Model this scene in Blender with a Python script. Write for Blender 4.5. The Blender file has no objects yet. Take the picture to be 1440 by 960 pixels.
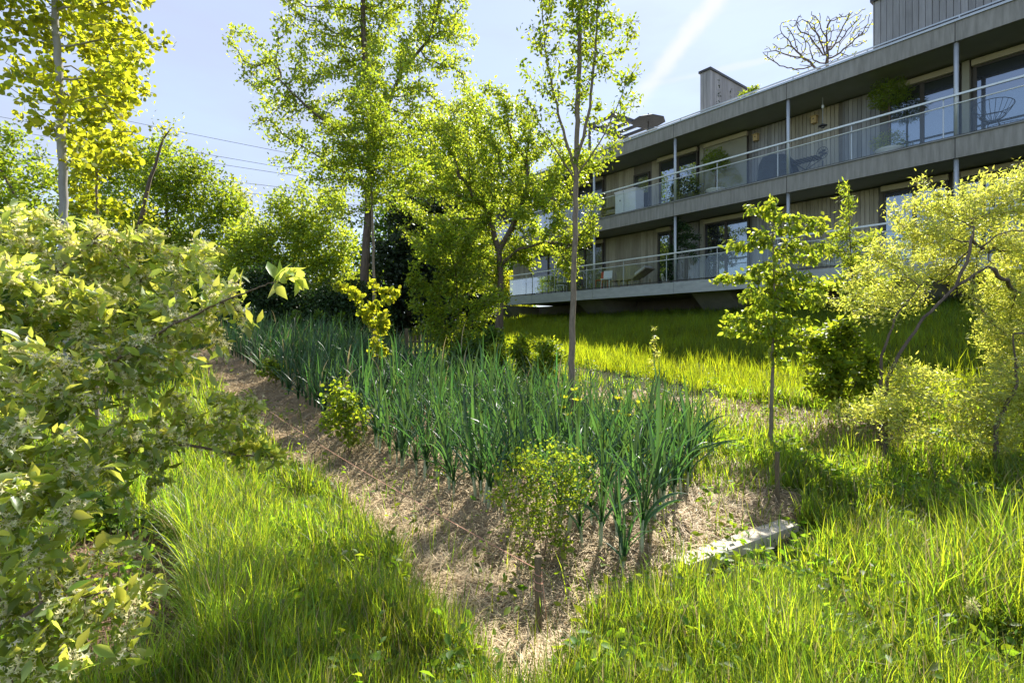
import bpy, math, random
import numpy as np
from mathutils import Vector, Matrix
R = math.radians
sc = bpy.context.scene
col = sc.collection
random.seed(5)
rng = np.random.default_rng(11)

# ------------------------------------------------------------------ camera, world, sun, exposure
F, CX, HY, CZ = 740.0, 720.0, 469.0, 1.6          # focal length in photo pixels, horizon row, eye height
cam = bpy.data.objects.new('camera', bpy.data.cameras.new('camera'))
col.objects.link(cam); sc.camera = cam
cam.location = (0, 0, CZ); cam.rotation_euler = (R(90), 0, 0)
cam.data.sensor_width = 36; cam.data.lens = 36 * F / 1440
cam.data.shift_y = -11 / 1440; cam.data.clip_start = .05; cam.data.clip_end = 3000

SUN_AZ, SUN_EL = R(24), R(47)                     # azimuth clockwise from +Y
w = bpy.data.worlds.new('World'); sc.world = w; w.use_nodes = True
nt = w.node_tree; nt.nodes.clear()
def wn(t, **k):
    n = nt.nodes.new(t)
    for a, b in k.items(): setattr(n, a, b)
    return n
sky = wn('ShaderNodeTexSky', sky_type='NISHITA', sun_disc=False, sun_elevation=SUN_EL, sun_rotation=SUN_AZ,
         air_density=1.0, dust_density=.3, ozone_density=1.6, altitude=300)
bg = wn('ShaderNodeBackground'); bg.inputs['Strength'].default_value = .15
out = wn('ShaderNodeOutputWorld')
tc = wn('ShaderNodeTexCoord')
def sky_dir(px, py):
    return Vector(((px - CX) / F, 1, (HY - py) / F)).normalized()
# thin cirrus veil and two vapour trails, fixed to directions of the sky
mp = wn('ShaderNodeMapping'); mp.inputs['Scale'].default_value = (1.2, 1.2, 4.5); mp.inputs['Rotation'].default_value = (.3, .5, .4)
nt.links.new(tc.outputs['Generated'], mp.inputs['Vector'])
nz = wn('ShaderNodeTexNoise'); nz.inputs['Scale'].default_value = 2.1; nz.inputs['Detail'].default_value = 7; nz.inputs['Roughness'].default_value = .55
nt.links.new(mp.outputs[0], nz.inputs['Vector'])
ramp = wn('ShaderNodeMapRange'); ramp.inputs[1].default_value = .42; ramp.inputs[2].default_value = .8; ramp.inputs[3].default_value = .74; ramp.inputs[4].default_value = .95
nt.links.new(nz.outputs[0], ramp.inputs[0])
def mathn(op, a, b=None, clamp=False):
    n = wn('ShaderNodeMath', operation=op); n.use_clamp = clamp
    for i, v in enumerate((a, b)):
        if v is None: continue
        if isinstance(v, (int, float)): n.inputs[i].default_value = v
        else: nt.links.new(v, n.inputs[i])
    return n.outputs[0]
def trail(p0, p1, width, amount, fade0, fade1):
    a, b = sky_dir(*p0), sky_dir(*p1)
    pl = a.cross(b).normalized()
    dt = wn('ShaderNodeVectorMath', operation='DOT_PRODUCT'); dt.inputs[1].default_value = pl
    nt.links.new(tc.outputs['Generated'], dt.inputs[0])
    d = mathn('ABSOLUTE', dt.outputs['Value'])
    n2 = wn('ShaderNodeTexNoise'); n2.inputs['Scale'].default_value = 34; n2.inputs['Detail'].default_value = 5
    nt.links.new(tc.outputs['Generated'], n2.inputs['Vector'])
    d = mathn('ADD', d, mathn('MULTIPLY', mathn('SUBTRACT', n2.outputs[0], .5), width * .9))
    m = wn('ShaderNodeMapRange'); m.interpolation_type = 'SMOOTHERSTEP'
    m.inputs[1].default_value = 0; m.inputs[2].default_value = width; m.inputs[3].default_value = amount; m.inputs[4].default_value = 0
    nt.links.new(d, m.inputs[0])
    d2 = wn('ShaderNodeVectorMath', operation='DOT_PRODUCT'); d2.inputs[1].default_value = (a - b).normalized()
    nt.links.new(tc.outputs['Generated'], d2.inputs[0])
    m2 = wn('ShaderNodeMapRange'); m2.interpolation_type = 'SMOOTHSTEP'
    m2.inputs[1].default_value = b.dot((a - b).normalized()) - fade1; m2.inputs[2].default_value = b.dot((a - b).normalized()) + fade0
    m2.inputs[3].default_value = 0; m2.inputs[4].default_value = 1
    nt.links.new(d2.outputs['Value'], m2.inputs[0])
    return mathn('MULTIPLY', m.outputs[0], m2.outputs[0])
t1 = trail((1012, -5), (880, 160), .024, .85, .15, .08)
t2 = trail((1180, 62), (880, 128), .008, .35, .2, .05)
sy = wn('ShaderNodeSeparateXYZ'); nt.links.new(tc.outputs['Generated'], sy.inputs[0])
hz = wn('ShaderNodeMapRange'); hz.interpolation_type = 'SMOOTHSTEP'; hz.inputs[1].default_value = -.35; hz.inputs[2].default_value = .4; hz.inputs[3].default_value = .6; hz.inputs[4].default_value = 1
nt.links.new(sy.outputs[1], hz.inputs[0]); veil = mathn('MULTIPLY', ramp.outputs[0], hz.outputs[0]); trails = mathn('ADD', t1, t2, True)
wmix = wn('ShaderNodeMixRGB'); wmix.inputs[2].default_value = (1.62, 1.75, 2.2, 1)
nt.links.new(veil, wmix.inputs[0]); nt.links.new(sky.outputs[0], wmix.inputs[1])
tmix = wn('ShaderNodeMixRGB'); tmix.inputs[2].default_value = (2.65, 2.68, 2.8, 1)
nt.links.new(trails, tmix.inputs[0]); nt.links.new(wmix.outputs[0], tmix.inputs[1]); nt.links.new(tmix.outputs[0], bg.inputs['Color']); nt.links.new(bg.outputs[0], out.inputs['Surface'])

SUN_DIR = Vector((math.sin(SUN_AZ) * math.cos(SUN_EL), math.cos(SUN_AZ) * math.cos(SUN_EL), math.sin(SUN_EL)))
sl = bpy.data.lights.new('sun', 'SUN'); sl.energy = 5.0; sl.angle = R(.53); sl.color = (1, .95, .86)
so = bpy.data.objects.new('sun', sl); col.objects.link(so)
so.rotation_euler = SUN_DIR.to_track_quat('Z', 'Y').to_euler()
sc.view_settings.view_transform = 'Standard'; sc.view_settings.look = 'None'
sc.view_settings.exposure = 1.36; sc.view_settings.gamma = 1; sc.view_settings.use_curve_mapping = False
sc.cycles.max_bounces = 7; sc.cycles.diffuse_bounces = 4; sc.cycles.glossy_bounces = 3
sc.cycles.transmission_bounces = 5; sc.cycles.transparent_max_bounces = 8
sc.cycles.caustics_reflective = False; sc.cycles.caustics_refractive = False

# ------------------------------------------------------------------ the place's own axes
AZ = math.atan(580 / 740)
DX, DY = -math.sin(AZ), math.cos(AZ)              # s: along the building and the planted bed
NX, NY = math.cos(AZ), math.sin(AZ)               # n: up the slope towards the building
def sn(s, n, z=0.0): return Vector((s * DX + n * NX, s * DY + n * NY, z))
def smooth(x, a, b):
    t = np.clip((np.asarray(x, float) - a) / (b - a), 0, 1); return t * t * (3 - 2 * t)
_ph = np.random.default_rng(3).uniform(0, 6.28, (14, 3))
def wav(x, y, f=1.0, k=6):                         # cheap smooth noise, about -1..1
    o = 0
    for i in range(k):
        a = _ph[i, 0]; fr = f * (1 + .55 * i)
        o = o + np.sin(fr * (x * math.cos(a) + y * math.sin(a)) + _ph[i, 1]) / (1 + .35 * i)
    return o / 2.4
def terrain(x, y):
    x = np.asarray(x, float); y = np.asarray(y, float)
    n = x * NX + y * NY; s = x * DX + y * DY
    z = np.interp(n, [-200, 0, 5, 6.6, 8.6, 12, 15, 19.4, 60, 400], [0, 0, .03, .2, .58, 1.28, 1.75, 2.42, 2.7, 4])
    rise = np.interp(s, [-300, 5.2, 7, 14, 30, 90, 400], [0, 0, .15, .86, 1.3, 2, 3])
    z = z + rise * (1 - smooth(n, 6, 14))
    z = z + .2 * smooth(n, 2.1, 3.0) * (1 - smooth(n, 5.3, 5.9)) * smooth(s, 1.75, 2.35) * (1 - smooth(s, 18, 19.5))
    near = 1 - smooth(np.hypot(x, y), 12, 40)
    return z + near * (.026 * wav(x, y, 2.6) + .017 * wav(y, x, 7.0) + .008 * wav(x + y, x - y, 15.0))
def tz(x, y): return float(terrain(x, y))
_Y = np.concatenate([np.arange(1.3, 14, .01), np.arange(14, 90, .05)])
def ground_at(px, py):
    X = (px - CX) / F * _Y; Z = CZ + (HY - py) / F * _Y
    hit = np.nonzero(Z <= terrain(X, _Y))[0]
    i = hit[0] if len(hit) else len(_Y) - 1
    return Vector((X[i], _Y[i], tz(X[i], _Y[i])))
def W(px, py, Y): return Vector(((px - CX) / F * Y, Y, CZ + (HY - py) / F * Y))
def col_at(px, n):                                 # depth and s where a sight column meets the plane n
    t = (px - CX) / F; Y = n / (NX * t + NY); return Y, Y * (DX * t + DY)
def s_at(px, n): return col_at(px, n)[1]
def z_at(px, py, n): return CZ + (HY - py) / F * col_at(px, n)[0]

# ------------------------------------------------------------------ tagging and building
ORG = {}
def tag(o, label=None, cat=None, group=None, kind=None):
    if label: o['label'] = label
    if cat: o['category'] = cat
    if group: o['group'] = group
    if kind: o['kind'] = kind
    return o
def empty(name, loc, label, cat, group=None):
    o = bpy.data.objects.new(name, None); col.objects.link(o); o.location = loc
    o.empty_display_size = .1
    ORG[o.name] = Vector(loc); return tag(o, label, cat, group)
def link_mesh(name, me, mats, parent=None, origin=None):
    o = bpy.data.objects.new(name, me); col.objects.link(o)
    for m in (mats if isinstance(mats, (list, tuple)) else [mats]): me.materials.append(m)
    if parent is not None:
        o.parent = parent; og = ORG[parent.name]
    else:
        og = Vector(origin) if origin is not None else Vector((0, 0, 0)); o.location = og
    ORG[o.name] = og
    if og.length > 0: me.transform(Matrix.Translation(-og))
    return o
def np_mesh(name, verts, tris=None, quads=None, smooth_=False):
    me = bpy.data.meshes.new(name)
    verts = np.ascontiguousarray(verts, dtype=np.float32).reshape(-1, 3)
    nt_ = 0 if tris is None else len(tris); nq = 0 if quads is None else len(quads)
    me.vertices.add(len(verts)); me.vertices.foreach_set('co', verts.ravel())
    loops = []
    if nt_: loops.append(np.asarray(tris, np.int32).ravel())
    if nq: loops.append(np.asarray(quads, np.int32).ravel())
    lv = np.concatenate(loops)
    me.loops.add(len(lv)); me.loops.foreach_set('vertex_index', lv)
    me.polygons.add(nt_ + nq)
    st = np.concatenate([np.arange(nt_) * 3, nt_ * 3 + np.arange(nq) * 4]).astype(np.int32)
    me.polygons.foreach_set('loop_start', st)
    if smooth_: me.polygons.foreach_set('use_smooth', np.ones(nt_ + nq, bool))
    me.update(calc_edges=True); me.validate(); return me
class MB:
    def __init__(self): self.v = []; self.f = []; self.sm = False
    def add(self, vs, fs):
        b = len(self.v); self.v += [tuple(p) for p in vs]; self.f += [tuple(b + i for i in q) for q in fs]; return self
    def box_sn(self, s0, s1, n0, n1, z0, z1):
        vs = [sn(s, n, z) for z in (z0, z1) for s, n in ((s0, n0), (s1, n0), (s1, n1), (s0, n1))]
        return self.add(vs, [(0, 3, 2, 1), (4, 5, 6, 7), (0, 1, 5, 4), (1, 2, 6, 5), (2, 3, 7, 6), (3, 0, 4, 7)])
    def box(self, c, sx, sy, sz, rot=None, taper=1.0):   # centred box, optional rotation matrix
        c = Vector(c); vs = []
        for z in (-.5, .5):
            k = taper if z > 0 else 1
            for x, y in ((-.5, -.5), (.5, -.5), (.5, .5), (-.5, .5)):
                p = Vector((x * sx * k, y * sy * k, z * sz)); vs.append(c + (rot @ p if rot else p))
        return self.add(vs, [(0, 3, 2, 1), (4, 5, 6, 7), (0, 1, 5, 4), (1, 2, 6, 5), (2, 3, 7, 6), (3, 0, 4, 7)])
    def tube(self, pts, rad, k=8, cap=True):
        pts = [Vector(p) for p in pts]; rs = rad if isinstance(rad, (list, tuple)) else [rad] * len(pts)
        vs = []; prev = None
        for i, p in enumerate(pts):
            d = (pts[min(i + 1, len(pts) - 1)] - pts[max(i - 1, 0)]).normalized()
            if prev is None:
                u = d.cross(Vector((.3, .2, 1)) if abs(d.z) < .9 else Vector((1, .1, 0))).normalized()
            else: u = (prev - d * prev.dot(d)).normalized()
            prev = u; v = d.cross(u)
            vs += [p + (u * math.cos(6.2832 * j / k) + v * math.sin(6.2832 * j / k)) * rs[i] for j in range(k)]
        fs = [(i * k + j, i * k + (j + 1) % k, (i + 1) * k + (j + 1) % k, (i + 1) * k + j) for i in range(len(pts) - 1) for j in range(k)]
        if cap: fs += [tuple(range(k))[::-1], tuple((len(pts) - 1) * k + j for j in range(k))]
        return self.add(vs, fs)
    def lathe(self, base, prof, k=16):
        base = Vector(base); vs = []
        for r, z in prof:
            vs += [base + Vector((r * math.cos(6.2832 * j / k), r * math.sin(6.2832 * j / k), z)) for j in range(k)]
        fs = [(i * k + j, i * k + (j + 1) % k, (i + 1) * k + (j + 1) % k, (i + 1) * k + j) for i in range(len(prof) - 1) for j in range(k)]
        fs += [tuple(range(k))[::-1], tuple((len(prof) - 1) * k + j for j in range(k))]
        return self.add(vs, fs)
    def build(self, name, mat, parent=None, origin=None, smooth_=False):
        me = bpy.data.meshes.new(name); me.from_pydata([tuple(v) for v in self.v], [], self.f)
        if smooth_: me.polygons.foreach_set('use_smooth', [True] * len(me.polygons))
        me.update(); return link_mesh(name, me, mat, parent, origin)

# ------------------------------------------------------------------ materials
class NT:
    def __init__(self, name):
        self.m = bpy.data.materials.new(name); self.m.use_nodes = True; self.t = self.m.node_tree; self.t.nodes.clear()
        self.out = self.n('ShaderNodeOutputMaterial')
    def n(self, t, **k):
        x = self.t.nodes.new(t)
        for a, b in k.items(): setattr(x, a, b)
        return x
    def l(self, a, b): self.t.links.new(a, b)
    def noise(self, scale, detail=5, rough=.6, stretch=None, coord='Object'):
        t = self.n('ShaderNodeTexCoord'); x = self.n('ShaderNodeTexNoise')
        x.inputs['Scale'].default_value = scale; x.inputs['Detail'].default_value = detail; x.inputs['Roughness'].default_value = rough
        if stretch:
            mpp = self.n('ShaderNodeMapping'); mpp.inputs['Scale'].default_value = stretch
            mpp.inputs['Rotation'].default_value = (0, 0, -AZ) if len(stretch) == 3 else (0, 0, 0)
            self.l(t.outputs[coord], mpp.inputs[0]); self.l(mpp.outputs[0], x.inputs['Vector'])
        else: self.l(t.outputs[coord], x.inputs['Vector'])
        return x.outputs[0]
    def ramp(self, fac, stops):
        r = self.n('ShaderNodeValToRGB'); e = r.color_ramp.elements
        while len(e) < len(stops): e.new(.5)
        for i, (p, c) in enumerate(stops): e[i].position = p; e[i].color = (*c, 1)
        self.l(fac, r.inputs[0]); return r.outputs[0]
    def bump(self, h, strength, dist=.01):
        b = self.n('ShaderNodeBump'); b.inputs['Strength'].default_value = strength; b.inputs['Distance'].default_value = dist
        self.l(h, b.inputs['Height']); return b.outputs[0]
    def pr(self, colr, rough=.8, metallic=0, spec=.5, normal=None):
        p = self.n('ShaderNodeBsdfPrincipled')
        if isinstance(colr, tuple): p.inputs['Base Color'].default_value = (*colr, 1)
        else: self.l(colr, p.inputs['Base Color'])
        p.inputs['Roughness'].default_value = rough; p.inputs['Metallic'].default_value = metallic
        p.inputs['Specular IOR Level'].default_value = spec
        if normal is not None: self.l(normal, p.inputs['Normal'])
        return p.outputs[0]
    def done(self, sh): self.l(sh, self.out.inputs['Surface']); return self.m
def rough_mat(name, c0, c1, scale=6, rough=.85, bump=.3, dist=.01, stretch=None, spec=.4, metallic=0):
    t = NT(name); nz = t.noise(scale, 6, .65, stretch)
    c = t.ramp(nz, [(.28, c0), (.72, c1)])
    return t.done(t.pr(c, rough, metallic, spec, t.bump(nz, bump, dist) if bump else None))
def leaf_mat(name, base, trans, tmix=.5, hue=.02, val=.35, rough=.5, spec=.35, big=.25, bigscale=.6, dry=0, under=None):
    t = NT(name)
    g = t.n('ShaderNodeNewGeometry'); rnd = g.outputs['Random Per Island']
    nz = t.noise(bigscale, 3, .6)
    def hsv(c):
        h = t.n('ShaderNodeHueSaturation'); h.inputs['Color'].default_value = (*c, 1)
        a = t.n('ShaderNodeMapRange'); a.inputs[3].default_value = .5 - hue; a.inputs[4].default_value = .5 + hue
        # island random drives hue, a scrambled copy of it the value
        t.l(rnd, a.inputs[0]); t.l(a.outputs[0], h.inputs['Hue'])
        s = t.n('ShaderNodeMath', operation='MULTIPLY'); s.inputs[1].default_value = 37.7; t.l(rnd, s.inputs[0])
        f = t.n('ShaderNodeMath', operation='FRACT'); t.l(s.outputs[0], f.inputs[0])
        b = t.n('ShaderNodeMapRange'); b.inputs[3].default_value = 1 - val; b.inputs[4].default_value = 1 + val; t.l(f.outputs[0], b.inputs[0])
        bb = t.n('ShaderNodeMapRange'); bb.inputs[1].default_value = .3; bb.inputs[2].default_value = .7
        bb.inputs[3].default_value = 1 - big; bb.inputs[4].default_value = 1 + big; t.l(nz, bb.inputs[0])
        m = t.n('ShaderNodeMath', operation='MULTIPLY'); t.l(b.outputs[0], m.inputs[0]); t.l(bb.outputs[0], m.inputs[1])
        t.l(m.outputs[0], h.inputs['Value']); return h.outputs[0]
    cb, ct_ = hsv(base), hsv(trans)
    if dry:                                        # a share of withered blades
        th = t.n('ShaderNodeMath', operation='LESS_THAN'); th.inputs[1].default_value = dry; t.l(rnd, th.inputs[0])
        def wither(c, d):
            mm = t.n('ShaderNodeMixRGB'); t.l(th.outputs[0], mm.inputs[0]); t.l(c, mm.inputs[1]); mm.inputs[2].default_value = (*d, 1); return mm.outputs[0]
        cb, ct_ = wither(cb, (.36, .30, .16)), wither(ct_, (.34, .27, .12))
    if under:
        mu = t.n('ShaderNodeMixRGB'); t.l(g.outputs['Backfacing'], mu.inputs[0]); t.l(cb, mu.inputs[1]); mu.inputs[2].default_value = (*under, 1); cb = mu.outputs[0]
    p = t.pr(cb, rough, 0, spec)
    tr = t.n('ShaderNodeBsdfTranslucent'); t.l(ct_, tr.inputs['Color'])
    mx = t.n('ShaderNodeMixShader'); mx.inputs[0].default_value = tmix
    t.l(p, mx.inputs[1]); t.l(tr.outputs[0], mx.inputs[2]); return t.done(mx.outputs[0])
M = {}
M['leaf_yellow'] = leaf_mat('leaf_yellow', (.13, .18, .02), (.66, .68, .03), .57, .018)
M['leaf_fresh'] = leaf_mat('leaf_fresh', (.11, .165, .02), (.42, .52, .025), .52, .022)
M['leaf_lime'] = leaf_mat('leaf_lime', (.11, .17, .02), (.56, .66, .04), .5, .02, .35, .42, .5)
M['leaf_mid'] = leaf_mat('leaf_mid', (.06, .11, .018), (.22, .36, .02), .48, .02)
M['leaf_deep'] = leaf_mat('leaf_deep', (.028, .06, .015), (.07, .13, .015), .3, .02)
M['leaf_dark'] = leaf_mat('leaf_dark', (.022, .04, .016), (.04, .07, .015), .2, .015)
M['leaf_olive'] = leaf_mat('leaf_olive', (.075, .15, .025), (.82, .86, .11), .52, .022, .45, .38, .6, .2, 3, under=(.17, .25, .08))
M['leaf_silver'] = leaf_mat('leaf_silver', (.22, .26, .07), (.76, .78, .10), .52, .02, .3, .45, .5, .2, 2, under=(.32, .36, .12))
M['leaf_leek'] = leaf_mat('leaf_leek', (.038, .085, .038), (.10, .22, .035), .38, .03, .45, .4, .5, .2, 1.5, dry=.035)
M['leaf_ivy'] = leaf_mat('leaf_ivy', (.03, .07, .02), (.09, .17, .02), .35, .02)
M['grass'] = leaf_mat('grass', (.095, .16, .018), (.45, .57, .025), .52, .04, .5, .42, .5, .35, .9, dry=.12)
M['meadow'] = leaf_mat('meadow', (.075, .14, .02), (.48, .56, .016), .55, .02, .35, .5, .3, .25, .7)
M['weed'] = leaf_mat('weed', (.08, .14, .018), (.32, .46, .02), .5, .03, .4)
M['straw'] = leaf_mat('straw', (.52, .40, .23), (.36, .26, .12), .12, .012, .5, .6, .35, .25, 1.2)
M['chips'] = leaf_mat('chips', (.20, .12, .075), (.1, .06, .03), .05, .015, .5, .7, .3, .2, 2)
M['petal'] = leaf_mat('petal', (.86, .80, .52), (.86, .78, .42), .5, .015, .15, .6, .3, .1, 2)
M['bark_grey'] = rough_mat('bark_grey', (.20, .18, .16), (.38, .36, .32), 9, .85, .5, .01, (1, 1, .35))
M['bark_brown'] = rough_mat('bark_brown', (.055, .04, .03), (.17, .125, .09), 14, .9, .7, .015, (1, 1, .25))
M['bark_pale'] = rough_mat('bark_pale', (.13, .10, .07), (.28, .22, .16), 25, .85, .5, .006, (1, 1, .3))
M['bark_twig'] = rough_mat('bark_twig', (.09, .06, .035), (.2, .14, .09), 30, .8, .3, .004)
M['stake_wood'] = rough_mat('stake_wood', (.08, .06, .035), (.2, .15, .085), 12, .9, .8, .006, (6, 6, .6))
M['plank_wood'] = rough_mat('plank_wood', (.40, .34, .25), (.66, .58, .45), 5, .8, .4, .004, (6, 1, 1))
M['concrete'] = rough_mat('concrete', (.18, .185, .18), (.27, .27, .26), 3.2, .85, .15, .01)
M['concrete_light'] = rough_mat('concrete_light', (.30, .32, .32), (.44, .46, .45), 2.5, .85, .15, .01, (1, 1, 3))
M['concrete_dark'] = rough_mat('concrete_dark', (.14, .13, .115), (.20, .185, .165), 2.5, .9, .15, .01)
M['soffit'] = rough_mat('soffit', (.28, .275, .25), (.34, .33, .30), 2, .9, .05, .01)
M['fascia'] = rough_mat('fascia', (.19, .18, .16), (.33, .315, .285), 3.5, .8, .15, .005, (3, 3, .35))
M['metal_grey'] = rough_mat('metal_grey', (.42, .45, .47), (.5, .53, .55), 4, .4, 0, .01, None, .5, .35)
M['metal_white'] = rough_mat('metal_white', (.6, .64, .63), (.7, .73, .72), 4, .4, 0, .01, None, .5, .2)
M['metal_dark'] = rough_mat('metal_dark', (.03, .03, .03), (.05, .05, .05), 5, .5, 0, .01, None, .5)
M['frame_dark'] = rough_mat('frame_dark', (.05, .045, .04), (.08, .07, .06), 5, .6, 0, .01)
M['blind'] = rough_mat('blind', (.42, .38, .28), (.5, .46, .34), 3, .8, 0, .01)
M['blind_grey'] = rough_mat('blind_grey', (.26, .255, .2), (.32, .31, .25), 1.5, .85, 0, .01)
M['white_paint'] = rough_mat('white_paint', (.72, .73, .75), (.8, .81, .82), 3, .5, 0, .01)
M['red_paint'] = rough_mat('red_paint', (.55, .03, .02), (.65, .05, .03), 3, .4, 0, .01)
M['birch_ply'] = rough_mat('birch_ply', (.5, .36, .16), (.62, .46, .24), 8, .7, 0, .01)
M['teak'] = rough_mat('teak', (.25, .19, .13), (.36, .29, .2), 8, .7, .2, .003)
M['cushion'] = rough_mat('cushion', (.5, .48, .45), (.6, .58, .55), 8, .9, .2, .01)
M['cover'] = rough_mat('cover', (.025, .028, .035), (.045, .05, .06), 6, .7, .5, .03)
M['terracotta'] = rough_mat('terracotta', (.6, .56, .48), (.7, .66, .6), 6, .8, .2, .01)
M['cord'] = rough_mat('cord', (.5, .24, .15), (.6, .32, .22), 30, .8, 0, .01)
M['cable'] = rough_mat('cable', (.12, .13, .15), (.16, .17, .2), 3, .7, 0, .01)
def boards_mat(name, c0, c1):
    t = NT(name); g = t.n('ShaderNodeNewGeometry')
    nz = t.noise(9, 6, .65, (1, 1, .12))
    c = t.ramp(nz, [(.25, c0), (.75, c1)])
    h = t.n('ShaderNodeHueSaturation'); t.l(c, h.inputs['Color'])
    b = t.n('ShaderNodeMapRange'); b.inputs[3].default_value = .78; b.inputs[4].default_value = 1.2
    t.l(g.outputs['Random Per Island'], b.inputs[0]); t.l(b.outputs[0], h.inputs['Value'])
    return t.done(t.pr(h.outputs[0], .85, 0, .3, t.bump(nz, .3, .004)))
M['boards'] = boards_mat('boards', (.27, .24, .185), (.44, .40, .325))
M['boards_grey'] = boards_mat('boards_grey', (.21, .205, .205), (.34, .335, .34))
def glass_window(name, base, k):
    t = NT(name)
    p = t.pr(base, .25, 0, .5); g = t.n('ShaderNodeBsdfGlossy'); g.inputs['Roughness'].default_value = .012; g.inputs['Color'].default_value = (.8, .88, 1, 1)
    lw = t.n('ShaderNodeLayerWeight'); lw.inputs['Blend'].default_value = .35 if k > .1 else .12
    mr = t.n('ShaderNodeMapRange'); mr.inputs[3].default_value = k; mr.inputs[4].default_value = 1; t.l(lw.outputs['Fresnel'], mr.inputs[0])
    nz = t.noise(1.3, 2, .5); bp = t.bump(nz, .04, .02); t.l(bp, g.inputs['Normal'])
    m = t.n('ShaderNodeMixShader'); t.l(mr.outputs[0], m.inputs[0]); t.l(p, m.inputs[1]); t.l(g.outputs[0], m.inputs[2])
    return t.done(m.outputs[0])
M['window_dull'] = glass_window('window_dull', (.02, .022, .022), .06)
M['window_glass'] = glass_window('window_glass', (.015, .018, .02), .2)
def glass_thin(name):
    t = NT(name)
    tr = t.n('ShaderNodeBsdfTransparent'); tr.inputs['Color'].default_value = (.93, .96, .96, 1)
    g = t.n('ShaderNodeBsdfGlossy'); g.inputs['Roughness'].default_value = .02; g.inputs['Color'].default_value = (.85, .93, 1, 1)
    lw = t.n('ShaderNodeLayerWeight'); lw.inputs['Blend'].default_value = .25
    mr = t.n('ShaderNodeMapRange'); mr.inputs[3].default_value = .02; mr.inputs[4].default_value = .35; t.l(lw.outputs['Fresnel'], mr.inputs[0])
    m = t.n('ShaderNodeMixShader'); t.l(mr.outputs[0], m.inputs[0]); t.l(tr.outputs[0], m.inputs[1]); t.l(g.outputs[0], m.inputs[2])
    return t.done(m.outputs[0])
M['rail_glass'] = glass_thin('rail_glass')

# ------------------------------------------------------------------ ground
def poly_px(pts): return np.array([ground_at(*p)[:2] for p in pts])
def in_poly(x, y, P):
    x = np.asarray(x); y = np.asarray(y); c = np.zeros(x.shape, bool); j = len(P) - 1
    for i in range(len(P)):
        xi, yi = P[i]; xj, yj = P[j]
        cond = ((yi > y) != (yj > y)) & (x < (xj - xi) * (y - yi) / (yj - yi + 1e-12) + xi); c ^= cond; j = i
    return c
def sn_poly(pts): return np.array([sn(*p)[:2] for p in pts])
P_STRAW = np.concatenate([poly_px([(560, 815), (610, 880), (670, 945), (700, 990), (800, 990), (830, 890), (920, 845), (985, 800), (1130, 735), (1135, 705), (1080, 690)]),
                          sn_poly([(2.4, 5.25), (6, 5.3), (19, 5.3), (19.5, 2.0), (12, 1.7), (9, 1.75), (7, 1.7), (5.5, 1.75), (4.3, 1.75)])])
P_TRACK = poly_px([(815, 545), (900, 548), (1010, 562), (1145, 578), (1250, 585), (1300, 600), (1290, 640), (1150, 650), (1090, 622), (960, 606), (860, 596), (800, 580)])
P_CHIPS = poly_px([(120, 760), (215, 745), (262, 790), (288, 860), (300, 990), (60, 990), (80, 800)])
def cover(x, y):
    jx = x + .07 * wav(x, y, 9); jy = y + .07 * wav(y, x, 8)
    s = in_poly(jx, jy, P_STRAW); t = in_poly(jx + .1 * wav(x, y, 4), jy + .1 * wav(y, x, 3.3), P_TRACK); c = in_poly(jx, jy, P_CHIPS)
    return s, t, c
def axis(lo, hi, k=.55, fine=.07):
    out = [0.0]; 
    while out[-1] < hi: out.append(out[-1] + max(fine, fine * math.exp((out[-1] - 9) * .11) if out[-1] > 9 else fine))
    neg = [0.0]
    while neg[-1] > lo: neg.append(neg[-1] - max(fine, fine * math.exp((-neg[-1] - 9) * .11) if -neg[-1] > 9 else fine))
    return np.array(neg[::-1][:-1] + out)
gx = axis(-900, 900); gy = axis(-60, 1200)
GX, GY = np.meshgrid(gx, gy); GZ = terrain(GX, GY)
nx_, ny_ = len(gx), len(gy)
idx = np.arange(nx_ * ny_).reshape(ny_, nx_)
q = np.stack([idx[:-1, :-1], idx[:-1, 1:], idx[1:, 1:], idx[1:, :-1]], -1).reshape(-1, 4)
me = np_mesh('ground', np.stack([GX, GY, GZ], -1).reshape(-1, 3), None, q, True)
s_, t_, c_ = cover(GX.ravel(), GY.ravel())
for nm, arr in (('straw', s_ | t_), ('chips', c_)):
    a = me.attributes.new(nm, 'FLOAT', 'POINT'); a.data.foreach_set('value', arr.astype(np.float32))
t = NT('ground')
def attr(nm):
    a = t.n('ShaderNodeAttribute'); a.attribute_name = nm; return a.outputs['Fac']
n1 = t.noise(26, 8, .7); n2 = t.noise(1.3, 5, .6); n3 = t.noise(60, 4, .7)
soil = t.ramp(n1, [(.3, (.022, .024, .009)), (.7, (.06, .07, .022))])
straw = t.ramp(n3, [(.3, (.16, .11, .065)), (.7, (.36, .26, .14))])
chips = t.ramp(n3, [(.3, (.07, .04, .025)), (.7, (.18, .11, .07))])
m1 = t.n('ShaderNodeMixRGB'); t.l(attr('straw'), m1.inputs[0]); t.l(soil, m1.inputs[1]); t.l(straw, m1.inputs[2])
m2 = t.n('ShaderNodeMixRGB'); t.l(attr('chips'), m2.inputs[0]); t.l(m1.outputs[0], m2.inputs[1]); t.l(chips, m2.inputs[2])
M['ground'] = t.done(t.pr(m2.outputs[0], .95, 0, .2, t.bump(n1, .6, .03)))
tag(link_mesh('ground', me, M['ground']), kind='structure')

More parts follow.
